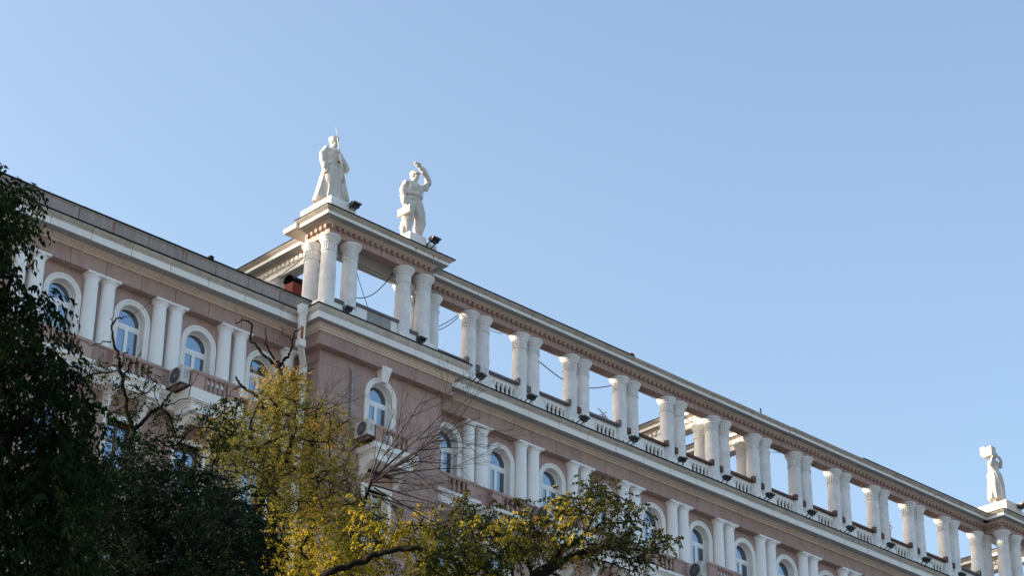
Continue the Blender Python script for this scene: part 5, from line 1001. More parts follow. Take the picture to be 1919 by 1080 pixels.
# yellow-green tree in the middle
C1 = [((-28.01,-28.44,20.78),0.27,13),((-24.81,-27.36,19.84),0.26,12),((-27.36,-28.39,20.58),0.23,9),((-24.97,-27.06,19.86),0.26,11),((-26.59,-26.18,20.27),0.37,24),((-26.31,-27.51,19.81),0.25,11),((-25.75,-25.79,22.61),0.37,25),((-25.54,-28.09,19.25),0.29,14),((-27.2,-28.57,20.05),0.26,12),((-27.29,-26.96,20.15),0.27,13),((-26.61,-26.65,21.64),0.27,12),((-27.41,-27.62,19.19),0.31,16),((-26.55,-28.68,19.58),0.27,12),((-28.58,-28.14,19.65),0.32,18),((-24.93,-27.43,19.25),0.38,26),((-26.76,-28.24,18.96),0.25,10),((-27.14,-27.52,21.43),0.37,24),((-26.41,-28.52,20.54),0.23,9),((-28.46,-27.22,19.86),0.37,24),((-27.03,-25.66,20.64),0.29,15),((-28.43,-28.28,19.82),0.28,13),((-26.91,-29.45,19.64),0.25,11),((-25.83,-27.94,19.57),0.23,9),((-25.03,-26.93,20.46),0.31,17),((-26.75,-28.37,19.37),0.36,23),((-24.89,-27.8,19.13),0.23,9),((-25.66,-26.79,20.57),0.38,25),((-24.68,-26.89,20.91),0.26,12),((-25.25,-26.38,21.69),0.36,22),((-27.84,-28.76,19.47),0.22,8),((-25.5,-26.32,21.05),0.33,19),((-27.04,-25.68,21.23),0.31,17),((-25.85,-26.45,21.3),0.28,13),((-26.28,-25.25,21.15),0.25,10),((-26.78,-25.29,20.5),0.31,17),((-26.09,-26.32,19.56),0.24,10),((-27.58,-28.25,18.79),0.35,22),((-26.58,-27.13,21.01),0.37,24),((-26.67,-27.35,19.59),0.23,9),((-26.6,-28.26,19.71),0.36,23),((-27.12,-27.91,18.64),0.35,22),((-26.17,-27.04,21.12),0.24,10),((-27.88,-27.25,19.47),0.26,12),((-24.64,-27.32,19.8),0.36,23),((-25.74,-26.67,19.29),0.39,26),((-25.84,-27.31,19.75),0.36,23),((-25.93,-25.84,20.67),0.35,21),((-27.61,-27.44,20.96),0.32,17),((-26.18,-26.06,21.25),0.27,13),((-27.04,-26.04,20.48),0.32,18),((-25.02,-28.03,19.18),0.27,13),((-25.02,-26.21,21.02),0.27,13),((-27.59,-28.59,20.85),0.22,8),((-28.24,-28.3,20.86),0.37,23),((-25.23,-26.46,19.44),0.35,21),((-25.9,-26.73,20.08),0.32,17),((-26.04,-25.94,20.31),0.28,14),((-27.41,-26.85,20.08),0.34,20),((-26.11,-26.02,19.68),0.32,18),((-25.93,-27.32,19.19),0.23,9),((-25.45,-26.39,21.9),0.34,20),((-25.52,-26.46,21.55),0.37,25),((-25.34,-27.3,19.33),0.24,10),((-25.39,-27.63,20.21),0.23,9),((-26.42,-28.48,19.0),0.28,13),((-26.39,-28.49,18.85),0.33,19),((-25.65,-27.41,20.97),0.36,23),((-25.93,-25.38,21.33),0.26,11),((-28.34,-26.92,20.57),0.37,25),((-27.09,-28.93,18.59),0.24,10),((-27.52,-26.43,20.43),0.31,17),((-26.84,-29.47,18.79),0.23,9),((-27.28,-26.46,21.35),0.25,11),((-25.95,-27.83,18.9),0.23,9),((-27.37,-27.29,19.39),0.24,10),((-25.81,-26.8,20.42),0.23,9),((-27.69,-26.85,20.93),0.27,13),((-26.92,-26.87,19.8),0.38,25),((-26.97,-26.83,20.28),0.28,14),((-24.38,-26.57,20.93),0.25,11),((-27.34,-28.23,18.64),0.29,14),((-28.39,-28.48,19.75),0.29,15),((-28.78,-27.82,19.77),0.28,13),((-24.86,-27.06,19.37),0.26,12),((-27.58,-28.63,19.93),0.31,17),((-26.14,-26.71,20.52),0.23,9),((-27.67,-27.64,20.5),0.31,17),((-25.85,-27.71,20.4),0.26,12),((-26.55,-27.14,19.91),0.31,17),((-25.4,-25.93,22.29),0.34,21),((-27.26,-27.81,20.6),0.27,12),((-26.84,-26.33,21.07),0.27,13),((-27.25,-27.88,19.21),0.23,9),((-27.27,-27.39,21.6),0.25,11),((-25.02,-26.6,20.15),0.28,14),((-25.88,-28.2,19.6),0.33,20),((-25.34,-27.07,20.95),0.27,13),((-24.73,-26.6,19.48),0.35,22),((-25.11,-27.62,19.88),0.27,12),((-26.0,-27.03,21.77),0.25,11),((-26.3,-28.13,18.93),0.25,11),((-25.32,-26.69,21.22),0.38,25),((-27.86,-26.11,20.71),0.36,23),((-26.57,-26.59,20.45),0.32,18),((-25.46,-26.12,21.93),0.23,9),((-26.21,-28.49,20.32),0.36,23),((-25.52,-25.81,21.2),0.24,10),((-28.29,-27.68,20.14),0.26,12),((-26.04,-26.36,21.72),0.35,22),((-27.32,-27.45,20.64),0.31,17),((-27.89,-28.34,18.69),0.33,19),((-27.6,-28.76,18.72),0.32,17),((-25.58,-26.87,21.62),0.39,26),((-26.95,-25.57,21.13),0.36,22),((-25.39,-27.57,19.34),0.27,12),((-27.82,-28.4,20.47),0.3,16),((-26.77,-26.54,21.35),0.29,15),((-26.5,-26.64,20.79),0.31,16),((-24.89,-27.17,19.55),0.35,22),((-26.55,-27.53,20.13),0.29,15),((-27.66,-28.38,19.28),0.22,8),((-26.93,-25.23,20.63),0.26,11),((-27.11,-28.69,19.91),0.35,22),((-25.32,-26.59,19.94),0.29,14),((-27.14,-29.12,19.17),0.29,15),((-26.73,-26.95,20.42),0.36,23),((-26.37,-27.1,19.9),0.29,14),((-26.68,-28.55,20.8),0.33,19),((-28.21,-27.49,19.59),0.25,11),((-26.66,-25.87,21.52),0.32,18),((-26.91,-27.85,19.7),0.32,18),((-27.44,-29.04,18.27),0.25,11),((-27.08,-25.36,21.36),0.27,12),((-27.07,-28.54,19.05),0.34,21),((-25.6,-27.56,21.43),0.3,16),((-25.99,-27.92,19.81),0.32,18),((-27.51,-28.49,21.11),0.32,18),((-26.41,-28.0,21.22),0.28,13),((-26.28,-27.93,20.77),0.34,20),((-27.33,-27.38,19.84),0.33,19),((-26.17,-25.67,22.17),0.33,19),((-25.8,-26.07,20.0),0.25,11),((-27.59,-26.23,20.38),0.29,15),((-25.74,-27.66,21.19),0.32,18),((-27.65,-28.45,20.11),0.25,10),((-27.58,-26.59,19.69),0.27,13),((-25.31,-25.86,20.09),0.29,14),((-26.38,-25.12,20.76),0.3,16),((-28.1,-26.95,20.73),0.29,15),((-28.52,-27.31,20.15),0.3,16),((-26.34,-27.46,19.45),0.23,9),((-27.8,-28.19,19.31),0.37,24),((-25.64,-26.74,21.27),0.34,21),((-25.59,-27.23,20.01),0.24,10),((-24.46,-26.98,19.78),0.31,17),((-28.0,-27.66,19.39),0.36,23),((-28.31,-28.09,19.01),0.27,13),((-26.48,-27.31,19.19),0.36,23),((-26.31,-27.07,19.04),0.24,10),((-25.13,-26.57,20.75),0.31,16),((-25.81,-25.91,20.79),0.23,9),((-27.59,-28.02,21.4),0.26,12),((-26.49,-25.97,20.86),0.24,10),((-27.82,-28.51,21.26),0.33,20),((-26.05,-26.98,19.32),0.34,20),((-25.61,-27.13,19.27),0.31,17),((-27.04,-26.16,21.21),0.24,10),((-26.78,-27.46,19.94),0.28,13),((-26.35,-27.93,20.34),0.22,9),((-26.88,-27.52,21.8),0.25,10),((-26.14,-28.46,20.8),0.24,10),((-26.8,-26.55,21.9),0.37,24),((-25.45,-25.95,21.25),0.25,11),((-24.86,-26.38,19.44),0.38,25),((-26.01,-26.27,21.12),0.39,27),((-28.1,-28.05,19.36),0.32,19),((-26.09,-26.17,21.87),0.32,18),((-25.94,-26.96,20.54),0.24,10),((-26.68,-28.13,19.65),0.35,21),((-25.22,-27.58,20.15),0.37,24)]
C2 = [((-25.89,-29.3,18.16),0.3,21),((-27.68,-30.2,15.96),0.28,18),((-26.33,-27.45,15.85),0.29,19),((-25.73,-28.67,18.29),0.28,18),((-26.08,-26.55,18.5),0.44,44),((-27.2,-29.61,15.9),0.42,41),((-27.78,-29.46,17.42),0.26,15),((-28.18,-29.87,15.82),0.36,30),((-26.18,-27.3,17.95),0.35,29),((-26.47,-27.64,17.2),0.27,17),((-27.9,-29.12,14.98),0.38,34),((-27.46,-29.9,15.46),0.38,33),((-28.44,-29.24,14.86),0.31,21),((-26.97,-29.22,17.23),0.28,18),((-26.59,-28.11,17.87),0.41,39),((-27.77,-29.92,16.48),0.41,39),((-28.25,-29.09,16.53),0.4,37),((-25.64,-26.99,15.88),0.39,35),((-26.81,-27.01,17.98),0.43,42),((-26.16,-27.53,16.3),0.39,36),((-27.37,-29.09,15.9),0.34,26),((-27.16,-28.34,16.23),0.4,38),((-26.17,-26.71,16.32),0.36,29),((-25.95,-28.46,17.34),0.4,38),((-27.37,-29.41,15.99),0.37,32),((-26.45,-28.84,18.37),0.3,20),((-27.98,-29.46,16.58),0.39,36),((-26.64,-27.97,18.58),0.27,17),((-25.57,-27.77,15.82),0.34,27),((-27.11,-27.61,16.77),0.28,18),((-27.52,-29.26,16.69),0.3,21),((-25.23,-27.2,18.4),0.36,30),((-26.62,-29.75,17.4),0.28,18),((-26.01,-28.31,17.18),0.37,32),((-25.66,-27.34,16.03),0.37,31),((-26.21,-27.82,16.91),0.38,33),((-26.41,-29.77,17.62),0.4,37),((-26.96,-27.33,15.99),0.34,27),((-26.67,-29.9,17.93),0.4,37),((-26.71,-29.55,17.8),0.42,40),((-26.51,-28.14,17.62),0.35,28),((-28.3,-29.05,15.7),0.36,30),((-27.01,-28.18,16.05),0.28,18),((-26.09,-26.59,18.83),0.39,36),((-27.0,-29.61,16.98),0.31,22),((-27.56,-29.59,17.66),0.27,17),((-27.94,-29.26,17.07),0.3,20),((-28.26,-29.67,16.23),0.41,39),((-27.44,-28.46,18.17),0.26,16),((-26.88,-30.25,16.98),0.26,15),((-26.28,-28.04,16.05),0.44,45),((-26.52,-26.83,17.82),0.45,46),((-25.8,-28.05,16.13),0.28,18),((-26.05,-27.94,18.29),0.34,27),((-25.67,-27.71,18.69),0.34,27),((-25.1,-27.57,18.18),0.32,23),((-26.61,-27.23,16.77),0.3,21),((-26.86,-30.78,17.25),0.26,16),((-26.55,-27.88,15.91),0.43,44),((-28.28,-29.03,17.31),0.26,16),((-26.8,-27.24,16.3),0.42,40),((-26.48,-28.11,17.01),0.41,38),((-26.58,-28.45,16.14),0.33,25),((-25.49,-28.8,17.9),0.38,33),((-28.2,-29.21,14.76),0.28,17),((-25.96,-27.61,18.99),0.41,39),((-25.88,-28.66,17.47),0.4,37),((-25.45,-27.7,16.66),0.38,34),((-26.47,-29.17,17.69),0.34,26),((-26.7,-28.79,16.9),0.28,18)]
C3 = [((-25.23,-30.41,15.57),0.28,34),((-25.97,-30.21,15.57),0.36,58),((-25.62,-29.12,15.82),0.31,43),((-25.63,-28.82,16.45),0.28,36),((-24.52,-29.6,16.24),0.3,39),((-25.78,-28.7,15.88),0.31,45),((-26.15,-29.06,17.08),0.28,36),((-25.12,-28.83,15.7),0.33,49),((-24.86,-29.46,16.16),0.41,75),((-25.37,-29.87,16.83),0.25,28),((-25.83,-31.35,15.86),0.34,51),((-26.07,-29.71,16.94),0.26,29),((-24.86,-29.56,17.72),0.24,26),((-26.62,-30.64,16.13),0.39,69),((-25.99,-28.76,16.68),0.3,42),((-23.98,-29.53,17.41),0.4,71),((-25.5,-30.32,15.37),0.37,63),((-25.41,-29.23,17.49),0.28,36),((-24.9,-30.0,16.88),0.4,73),((-25.75,-31.12,16.97),0.38,67),((-26.48,-30.85,15.94),0.29,37),((-25.3,-29.78,17.24),0.25,28),((-25.5,-28.53,15.66),0.32,45),((-26.38,-31.21,15.73),0.25,29),((-26.76,-30.08,16.39),0.32,47),((-25.76,-29.64,16.13),0.34,52)] + [((-25.78,-30.14,18.32),0.16,4),((-26.25,-31.29,17.67),0.21,7),((-26.9,-30.72,17.58),0.16,4),((-26.3,-31.07,17.3),0.17,5),((-25.44,-30.62,17.54),0.2,7),((-25.71,-31.53,17.82),0.16,4),((-26.39,-30.86,17.34),0.21,8),((-25.47,-30.67,18.05),0.16,4),((-26.03,-30.44,17.76),0.19,6),((-25.66,-31.31,17.52),0.21,8),((-25.38,-30.27,17.72),0.19,6),((-26.79,-30.89,17.52),0.22,9),((-25.35,-30.69,17.87),0.2,7),((-26.32,-31.22,17.4),0.23,9),((-26.49,-31.18,17.36),0.2,7),((-26.79,-30.66,17.33),0.18,5),((-25.57,-31.29,17.4),0.2,7),((-26.51,-30.61,17.9),0.2,7),((-24.68,-30.49,17.94),0.25,11),((-26.38,-31.06,17.66),0.22,8),((-26.24,-30.5,17.91),0.17,5),((-26.3,-31.17,17.58),0.16,4),((-26.13,-30.16,17.64),0.24,10),((-24.53,-30.46,18.3),0.27,13),((-25.06,-30.75,18.05),0.24,10),((-25.91,-31.4,17.91),0.17,5),((-26.16,-31.29,17.39),0.16,4),((-25.28,-30.3,18.06),0.23,9),((-25.57,-31.01,17.47),0.19,6),((-26.17,-30.96,17.87),0.26,11)]
C4 = [((-27.49,-27.8,21.27),0.14,11),((-27.05,-27.67,21.67),0.16,15),((-27.57,-27.83,21.65),0.14,11),((-27.18,-27.67,21.24),0.13,9),((-26.84,-27.27,21.7),0.17,17),((-27.06,-27.99,21.54),0.2,23),((-27.0,-27.83,21.79),0.19,22),((-27.26,-27.61,21.65),0.19,21)]
C3 = C3 + [((-27.22,-30.61,17.73),0.21,11),((-27.21,-30.5,18.12),0.14,4),((-26.95,-29.92,17.93),0.2,9),((-26.78,-30.57,18.1),0.15,6),((-27.14,-30.53,17.97),0.14,5),((-27.11,-30.18,18.15),0.17,7),((-26.17,-29.68,18.28),0.2,10),((-26.51,-29.96,18.37),0.2,10),((-26.61,-30.08,17.75),0.16,6),((-26.58,-29.54,18.28),0.15,6),((-27.21,-30.59,17.54),0.15,5),((-26.82,-30.3,17.82),0.14,4),((-26.26,-29.94,18.04),0.21,11),((-26.11,-29.41,18.82),0.13,4)]
tree('yellow_tree', 'yellow-green autumn tree with fine leaves in front of the pavilion corner', (-26.39,-27.48,0.0),
     [([(-26.593,-27.328,15.543), (-27.143,-26.923,17.473), (-27.133,-26.93,18.911), (-26.919,-27.086,20.035)], .3, .08), ([(-27.056,-26.986,19.161), (-26.776,-27.44,20.221), (-26.79,-27.68,20.768)], .1, .03), ([(-26.991,-27.033,19.657), (-27.439,-26.956,20.537), (-27.577,-27.103,20.824)], .07, .02),
      ([(-26.512,-28.647,15.268), (-26.663,-28.53,16.728), (-28.022,-30.514,16.38), (-27.67,-30.79,16.545), (-27.4,-31.136,16.692), (-27.212,-31.42,16.801), (-26.888,-31.821,16.827), (-26.534,-32.257,16.687), (-26.346,-32.422,16.607)], .085, .04), ([(-26.587,-28.589,16.962), (-26.972,-28.294,17.75), (-26.814,-28.415,18.113)], .08, .02),
      ([(-25.556,-29.415,17.791), (-25.388,-29.554,18.142), (-25.183,-29.727,18.389), (-24.927,-29.944,18.342)], .05, .015), ([(-25.823,-29.196,17.624), (-25.723,-29.277,17.947), (-25.869,-29.159,18.411)], .04, .012)],
     C1 + C2 + C3 + C4, [('leaf_yellow', lambda S: S[:, 2] > 18.514, (.062, .024, 9, .30, .25, tnoise(.15, .95, .8))), ('leaf_gold', lambda S: S[:, 2] <= 18.514, (.075, .030, 9, .32, .45, tnoise(.05, .95, .8)))], 14, .34, .008, .3)
# thin dark branches climbing over the left wing window
tree('bare_tree', 'dark crooked bare branches climbing in front of the window left of the rainwater pipe', (-25.574,-26.217,0.0),
     [([(-25.875,-25.992,16.006), (-25.991,-25.906,19.022), (-26.032,-25.876,21.57), (-25.995,-25.904,22.897)], .2, .05),
      ([(-25.995,-25.904,22.897), (-26.115,-25.816,23.128), (-26.287,-25.691,23.246), (-26.428,-25.589,23.475), (-26.588,-25.475,23.69), (-26.583,-25.478,23.949), (-26.655,-25.428,24.16), (-26.765,-25.35,24.176), (-26.9,-25.255,24.093)], .045, .012),
      ([(-25.995,-25.904,22.897), (-26.046,-25.866,23.134), (-26.195,-25.758,23.35), (-26.325,-25.664,23.567), (-26.299,-25.682,23.814), (-26.34,-25.653,24.028)], .035, .010),
      ([(-26.041,-25.87,23.027), (-25.927,-25.954,23.28), (-25.84,-26.018,23.491), (-25.813,-26.038,23.724), (-25.813,-26.038,23.929), (-25.693,-26.127,24.09)], .04, .012), ([(-25.852,-26.01,23.721), (-25.988,-25.909,23.899), (-26.047,-25.866,24.085)], .014, .006),
      ([(-25.995,-25.904,22.897), (-25.924,-25.956,23.038), (-25.973,-25.92,23.222)], .03, .012), ([(-26.183,-25.766,21.688), (-26.368,-25.632,22.237), (-26.575,-25.484,22.442), (-26.737,-25.369,22.532), (-26.808,-25.319,22.738)], .05, .022), ([(-26.716,-25.384,22.508), (-26.846,-25.293,22.388), (-26.9,-25.255,22.304)], .016, .008),
      ([(-25.792,-26.054,22.916),(-25.576,-26.215,23.069),(-25.298,-26.426,23.335)], .01,.004), ([(-25.581,-26.212,22.56), (-25.551,-26.234,22.937), (-25.383,-26.362,23.058)], .012, .005)],
     [], [], 15, .2)
# olive tree on the right with black limbs
D1 = [((-28.68,-35.22,15.22),0.27,22),((-28.77,-35.67,14.34),0.21,13),((-26.66,-33.89,15.85),0.2,11),((-27.37,-33.97,14.13),0.27,22),((-28.9,-35.23,14.02),0.2,12),((-27.52,-34.74,14.53),0.18,9),((-28.83,-34.77,13.95),0.28,22),((-29.13,-35.44,14.68),0.22,13),((-27.27,-34.12,16.72),0.29,24),((-28.62,-35.74,13.33),0.23,16),((-26.74,-32.35,14.41),0.2,11),((-27.95,-35.35,13.59),0.24,17),((-26.57,-33.7,15.46),0.19,10),((-27.69,-33.72,14.3),0.23,16),((-27.6,-33.85,13.9),0.18,9),((-27.27,-34.91,15.83),0.2,11),((-29.61,-35.02,13.78),0.26,19),((-26.5,-34.12,15.68),0.21,13),((-26.52,-34.33,16.05),0.2,11),((-28.24,-36.1,15.47),0.28,23),((-26.97,-32.22,14.54),0.26,20),((-27.02,-33.35,15.06),0.23,15),((-26.35,-34.23,16.79),0.28,22),((-27.27,-33.85,16.62),0.19,10),((-28.46,-36.1,15.52),0.19,10),((-28.02,-34.47,15.0),0.19,11),((-27.5,-32.28,14.25),0.25,18),((-26.51,-33.03,15.82),0.19,10),((-27.43,-33.22,14.92),0.19,10),((-28.85,-35.53,14.29),0.24,16),((-26.19,-33.5,15.49),0.18,10),((-28.63,-35.67,15.72),0.21,12),((-28.58,-34.79,14.54),0.2,11),((-27.74,-33.57,16.32),0.24,16),((-28.45,-34.69,15.95),0.23,15),((-27.6,-34.58,15.05),0.2,11),((-28.71,-35.02,15.42),0.23,16),((-27.81,-33.22,14.87),0.19,11),((-27.56,-34.57,15.81),0.25,18),((-28.86,-35.7,15.17),0.23,15),((-28.15,-34.71,13.95),0.27,22),((-27.07,-33.56,17.01),0.21,13),((-26.33,-33.31,16.28),0.25,18),((-28.83,-34.86,15.24),0.24,17),((-27.78,-33.19,14.67),0.19,10),((-26.7,-34.91,16.45),0.29,25),((-28.25,-33.26,14.3),0.2,11),((-27.11,-34.25,15.4),0.28,23),((-28.89,-34.81,14.93),0.27,21),((-26.93,-32.45,15.61),0.23,15),((-27.11,-32.36,15.5),0.23,15),((-27.11,-34.39,15.91),0.26,20),((-28.63,-35.46,14.02),0.27,22),((-26.56,-32.74,17.5),0.24,16),((-26.96,-34.05,14.6),0.23,15),((-28.14,-33.63,14.15),0.26,19),((-28.27,-35.94,14.07),0.22,14),((-27.58,-34.17,15.57),0.27,21),((-28.88,-35.5,15.35),0.25,19),((-27.82,-35.39,14.03),0.21,13),((-25.97,-33.09,16.91),0.28,23),((-28.52,-35.39,13.86),0.21,12),((-27.16,-32.54,16.08),0.3,27),((-27.2,-34.17,16.28),0.19,11),((-27.78,-35.51,16.19),0.19,10),((-27.71,-34.61,15.3),0.21,12),((-26.25,-33.61,15.79),0.3,27),((-26.91,-33.55,16.49),0.2,11),((-28.44,-33.9,14.97),0.26,20),((-27.86,-34.3,16.22),0.23,15),((-26.48,-33.52,17.07),0.19,10),((-27.18,-32.04,14.57),0.24,16),((-27.3,-33.27,15.5),0.26,19),((-29.19,-35.43,13.28),0.19,10),((-26.78,-33.22,17.42),0.24,17),((-28.98,-35.56,13.86),0.19,10),((-28.49,-36.05,13.51),0.24,16),((-26.76,-34.16,16.73),0.26,19),((-26.85,-34.34,15.76),0.21,12),((-26.39,-33.43,17.34),0.26,19),((-27.7,-34.73,14.01),0.26,19),((-27.9,-33.32,15.5),0.29,25),((-27.61,-33.91,14.1),0.26,19),((-26.74,-34.33,15.02),0.23,15),((-26.59,-32.68,14.91),0.23,16),((-27.47,-35.4,15.71),0.27,22),((-27.58,-34.0,15.42),0.27,22),((-27.48,-34.34,14.75),0.26,20),((-26.43,-34.66,16.37),0.24,16),((-28.23,-34.92,13.52),0.26,19)]
D2 = [((-26.0,-36.15,16.54),0.15,4),((-25.42,-36.42,15.99),0.14,4),((-26.79,-36.75,16.31),0.21,9),((-25.93,-37.07,16.03),0.15,5),((-25.59,-36.11,16.62),0.19,7),((-25.93,-34.51,16.45),0.23,11),((-26.92,-36.35,15.49),0.18,6),((-26.22,-35.89,17.14),0.21,9),((-25.96,-35.84,16.0),0.18,6),((-25.52,-35.79,17.3),0.14,4),((-26.92,-36.51,16.47),0.18,7),((-26.05,-35.79,17.06),0.21,9),((-26.14,-36.99,16.19),0.17,5),((-27.47,-36.78,16.12),0.16,5),((-25.89,-34.85,16.77),0.18,7),((-26.52,-36.38,16.28),0.17,5),((-26.17,-36.35,16.26),0.14,4),((-25.96,-34.44,16.98),0.18,6),((-25.48,-36.17,15.92),0.17,6),((-26.78,-37.17,15.29),0.15,4),((-25.78,-36.09,16.2),0.19,7),((-25.94,-35.61,16.01),0.21,9),((-25.79,-36.29,17.03),0.22,9),((-27.71,-36.55,16.07),0.14,4),((-25.94,-35.71,16.17),0.18,6),((-26.31,-35.93,16.14),0.15,5),((-26.26,-35.68,16.28),0.15,4),((-26.32,-37.09,15.87),0.19,7),((-27.04,-36.11,16.24),0.19,8),((-25.32,-35.89,16.33),0.17,6),((-26.41,-37.95,15.48),0.2,8),((-25.84,-34.73,16.45),0.15,4),((-26.4,-36.51,15.64),0.18,7),((-26.48,-35.12,15.98),0.19,7),((-25.61,-36.64,16.66),0.17,6),((-26.7,-35.49,16.2),0.22,10),((-25.59,-34.99,17.39),0.14,3),((-28.04,-36.5,15.28),0.2,8),((-25.63,-36.33,16.71),0.22,10),((-27.19,-36.36,15.53),0.15,4),((-27.43,-37.04,15.7),0.12,3),((-25.15,-35.63,16.6),0.19,7),((-27.35,-37.1,16.04),0.18,6),((-26.65,-37.04,15.94),0.15,5),((-27.23,-35.47,16.09),0.21,9),((-26.96,-36.47,16.11),0.15,4),((-26.12,-36.09,16.16),0.22,10),((-25.1,-35.52,17.16),0.14,4),((-25.89,-35.36,16.22),0.22,10),((-26.08,-36.83,15.8),0.19,7),((-27.37,-36.21,15.32),0.14,4),((-25.48,-35.5,16.34),0.19,7),((-27.04,-35.64,16.02),0.21,9),((-27.17,-35.49,15.94),0.21,9),((-26.5,-34.92,15.9),0.21,9),((-26.62,-34.93,16.62),0.16,5),((-27.11,-35.82,16.23),0.16,5),((-25.55,-36.99,15.76),0.21,9),((-27.43,-36.45,15.71),0.16,5),((-25.99,-36.93,16.63),0.17,6),((-27.26,-37.33,16.26),0.19,7),((-25.23,-36.55,16.24),0.13,3),((-25.89,-35.19,16.73),0.18,7),((-27.55,-36.66,16.1),0.2,8),((-25.07,-35.42,16.39),0.16,5),((-25.0,-36.09,16.39),0.2,8),((-26.02,-37.23,16.18),0.14,4),((-26.66,-37.27,16.31),0.17,6),((-25.98,-35.86,17.24),0.19,8),((-26.21,-36.71,15.7),0.19,7),((-25.39,-35.55,17.14),0.18,6),((-26.07,-35.96,16.88),0.17,6),((-25.9,-35.43,16.88),0.23,10),((-26.26,-35.32,15.93),0.15,4),((-27.53,-36.58,16.28),0.21,9),((-25.99,-34.51,16.78),0.15,5)]
D3 = [((-25.05,-36.88,16.11),0.08,3),((-25.35,-36.98,16.01),0.09,3),((-25.56,-37.26,15.98),0.06,3),((-25.0,-37.04,16.13),0.08,3),((-25.25,-36.84,16.24),0.07,3)] + [((-26.06,-36.19,17.11),0.07,3),((-26.4,-36.4,17.04),0.09,3),((-26.53,-36.57,16.78),0.09,3),((-25.82,-35.97,17.43),0.1,3)] + [((-27.22,-35.07,16.62),0.09,3),((-27.1,-35.07,16.75),0.08,3),((-27.48,-35.56,16.4),0.06,3),((-27.2,-35.62,16.55),0.08,3),((-27.1,-35.32,16.7),0.08,3),((-27.0,-34.83,16.86),0.07,3)]+ [((-25.36,-36.81,15.77),0.11,3),((-25.91,-36.27,15.63),0.11,3),((-25.35,-36.55,15.76),0.13,4),((-25.78,-36.62,15.57),0.16,5),((-26.23,-36.94,15.13),0.1,3),((-25.98,-36.23,15.38),0.14,4),((-25.53,-36.69,15.52),0.11,3),((-26.08,-36.57,15.38),0.12,3)]
tree('olive_tree', 'olive and brown leaved tree with black limbs in front of the right wing', (-26.977,-34.821,0.0),
     [([(-27.192,-34.621,13.782), (-27.066,-34.738,14.887), (-26.719,-35.065,15.456), (-26.406,-35.367,15.926), (-26.127,-35.641,16.22)], .22, .05), ([(-26.719,-35.065,15.456), (-26.3,-35.47,15.823), (-25.954,-35.815,16.055), (-25.68,-36.094,16.118), (-25.343,-36.446,15.981), (-25.075,-36.732,16.03)], .075, .012),
      ([(-26.406,-35.367,15.926), (-26.302,-35.468,16.449), (-26.023,-35.745,16.874), (-25.814,-35.957,17.354)], .03, .008), ([(-26.127,-35.641,16.22), (-25.816,-35.955,16.505), (-25.473,-36.309,16.609), (-25.238,-36.557,16.449)], .035, .008), ([(-27.066,-34.738,14.887), (-27.437,-34.397,15.798), (-27.596,-34.254,16.524), (-27.492,-34.347,16.897)], .06, .012),
      ([(-27.199,-34.614,14.279), (-27.722,-34.142,15.479), (-27.884,-33.999,16.198)], .07, .015), ([(-26.162,-35.607,15.877), (-25.817,-35.954,15.827), (-25.479,-36.303,15.62), (-25.147,-36.655,15.535)], .02, .006), ([(-25.68,-36.094,16.118), (-25.344,-36.445,15.805), (-24.948,-36.87,15.635)], .015, .006), ([(-26.719,-35.065,15.456), (-26.866,-34.925,16.126), (-26.836,-34.954,16.651)], .035, .01), ([(-25.341,-36.448,16.137), (-25.073,-36.735,16.29), (-24.842,-36.986,16.213)], .012, .005)],
     D1 + D2 + D3, [('leaf_gold', lambda S: S[:, 0] < -27.41 , (.085, .042, 5, .22, .55, tnoise(-.5, .75, .9))), ('leaf_olive', lambda S: S[:, 0] >= -27.739, (.085, .045, 5, .22, .6, tnoise(.15, .95, 1.1)))], 16, .26, .008, .55)
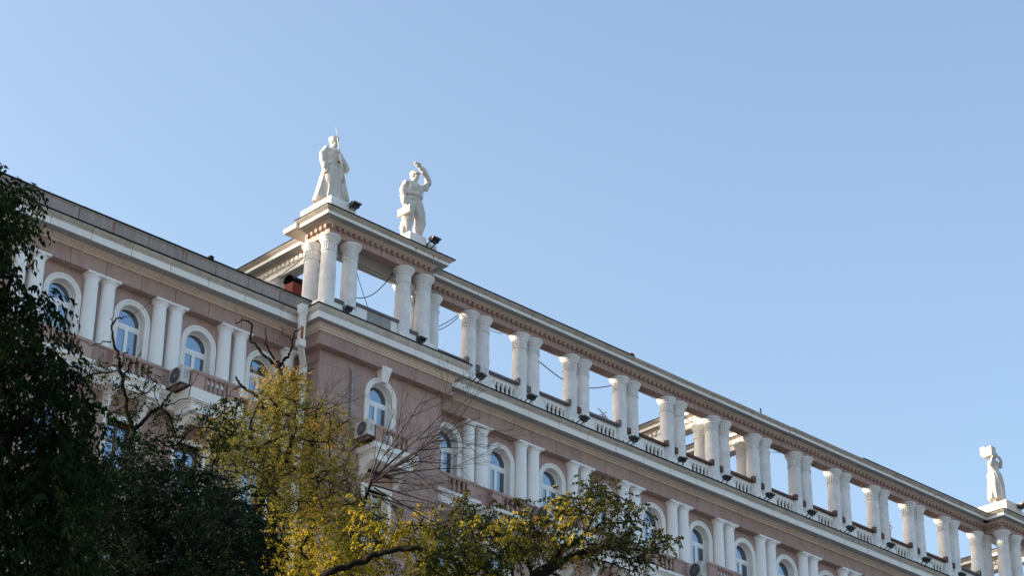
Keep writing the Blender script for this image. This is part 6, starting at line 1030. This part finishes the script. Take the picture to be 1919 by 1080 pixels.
# bare brushy branches fanning to the right
def bare_fan(name, label, base, trunk, starts, seed, depth=3):
    rs = random.Random(seed); T_ = thing(name, label, 'tree', base, 0, 'street trees in front of the building')
    mb = MB(); pts, r0, r1 = trunk; limb_curve([base] + pts, r0, r1, .03, np.random.default_rng(seed), mb, 8)
    o = mb.build('trunk', M['bark'], T_, True, loc=(-base[0], -base[1], -base[2])); LB = MB(); right = Vector((.727, -.687, 0)); back = Vector((.60, .65, .46)); up = right.cross(back) * -1
    up = Vector((-.33, -.33, .886))
    def grow(p, d, L_, r, lev):
        n = 7; P = [p.copy()]; dd = d.copy(); curl = rs.uniform(-.05, .06)
        for k in range(n):
            dd = (dd + up * curl + right * rs.uniform(-.08, .08) + back * rs.uniform(-.1, .1) + up * rs.uniform(-.06, .06)).normalized(); P.append(P[-1] + dd * L_ / n)
        LB.tube(P, [r * (1 - .75 * k / n) + .0015 for k in range(n + 1)], 5, cap=False)
        if lev > 0:
            nb = rs.randint(3, 5) if lev > 1 else rs.randint(2, 4)
            for q in range(nb):
                i = min(n - 1, max(1, int((q + .7 + rs.random() * .5) / nb * n))); s = rs.choice((-1, 1)); ang = s * rs.uniform(.28, .6)
                d2 = (P[i + 1] - P[i]).normalized(); d2 = (d2 * math.cos(ang) + (up * d2.dot(right) - right * d2.dot(up)) * math.sin(ang) + back * rs.uniform(-.35, .35)).normalized()
                grow(P[i], d2, L_ * rs.uniform(.38, .62), r * (1 - .6 * i / n) * .62, lev - 1)
    for a, b, r, lev in starts: a = Vector(a); b = Vector(b); grow(a, (b - a).normalized(), (b - a).length, r, lev)
    LB.build('branches', M['twig'], T_, True, loc=(-base[0], -base[1], -base[2])); return T_
bare_fan('bare_tree', 'bare brushy brown branches fanning out to the right in front of the pavilion', (-24.596,-26.975,0.0),
     ([(-24.619,-26.956,16.083), (-24.753,-27.233,18.022), (-25.4,-28.252,18.854), (-27.103,-30.733,18.546)], .08, .03),
     [((-27.103,-30.733,18.546), (-25.729,-31.499,20.332), .024, 3), ((-27.105,-30.732,18.604), (-26.258,-31.175,20.541), .022, 3), ((-27.076,-30.755,18.49), (-25.87,-32.31,20.182), .025, 3), ((-27.103,-30.733,18.546), (-25.55,-32.059,19.675), .018, 2), ((-27.103,-30.733,18.546), (-25.701,-31.925,19.081), .019, 3), ((-27.101,-30.735,18.489), (-26.169,-31.912,18.423), .019, 3), ((-27.123,-30.717,18.661), (-26.585,-30.9,20.246), .016, 2),
      ((-27.099,-30.737,18.431), (-25.761,-31.871,18.095), .018, 3), ((-27.09,-30.743,18.202), (-26.239,-31.454,17.903), .022, 3), ((-27.078,-30.753,18.548), (-26.034,-31.632,19.478), .024, 3), ((-27.072,-30.758,18.375), (-25.604,-31.476,17.62), .018, 3), ((-27.111,-30.726,17.858), (-27.577,-30.354,18.516), .014, 2)], 5)
bare_fan('bare_tree', 'small spray of bare twigs left of the conduit on the pink pavilion wall', (-25.652,-27.416,0.0),
     ([(-25.722,-27.362,15.737), (-25.959,-27.18,19.921), (-25.918,-27.211,21.447)], .14, .025),
     [((-25.921,-27.209,21.511), (-25.565,-27.484,22.358), .014, 2), ((-25.919,-27.21,21.473), (-25.273,-27.714,22.039), .014, 2), ((-25.92,-27.21,21.498), (-25.429,-27.718,22.247), .010, 2), ((-25.922,-27.208,21.55), (-25.77,-27.325,22.342), .010, 2)], 8)
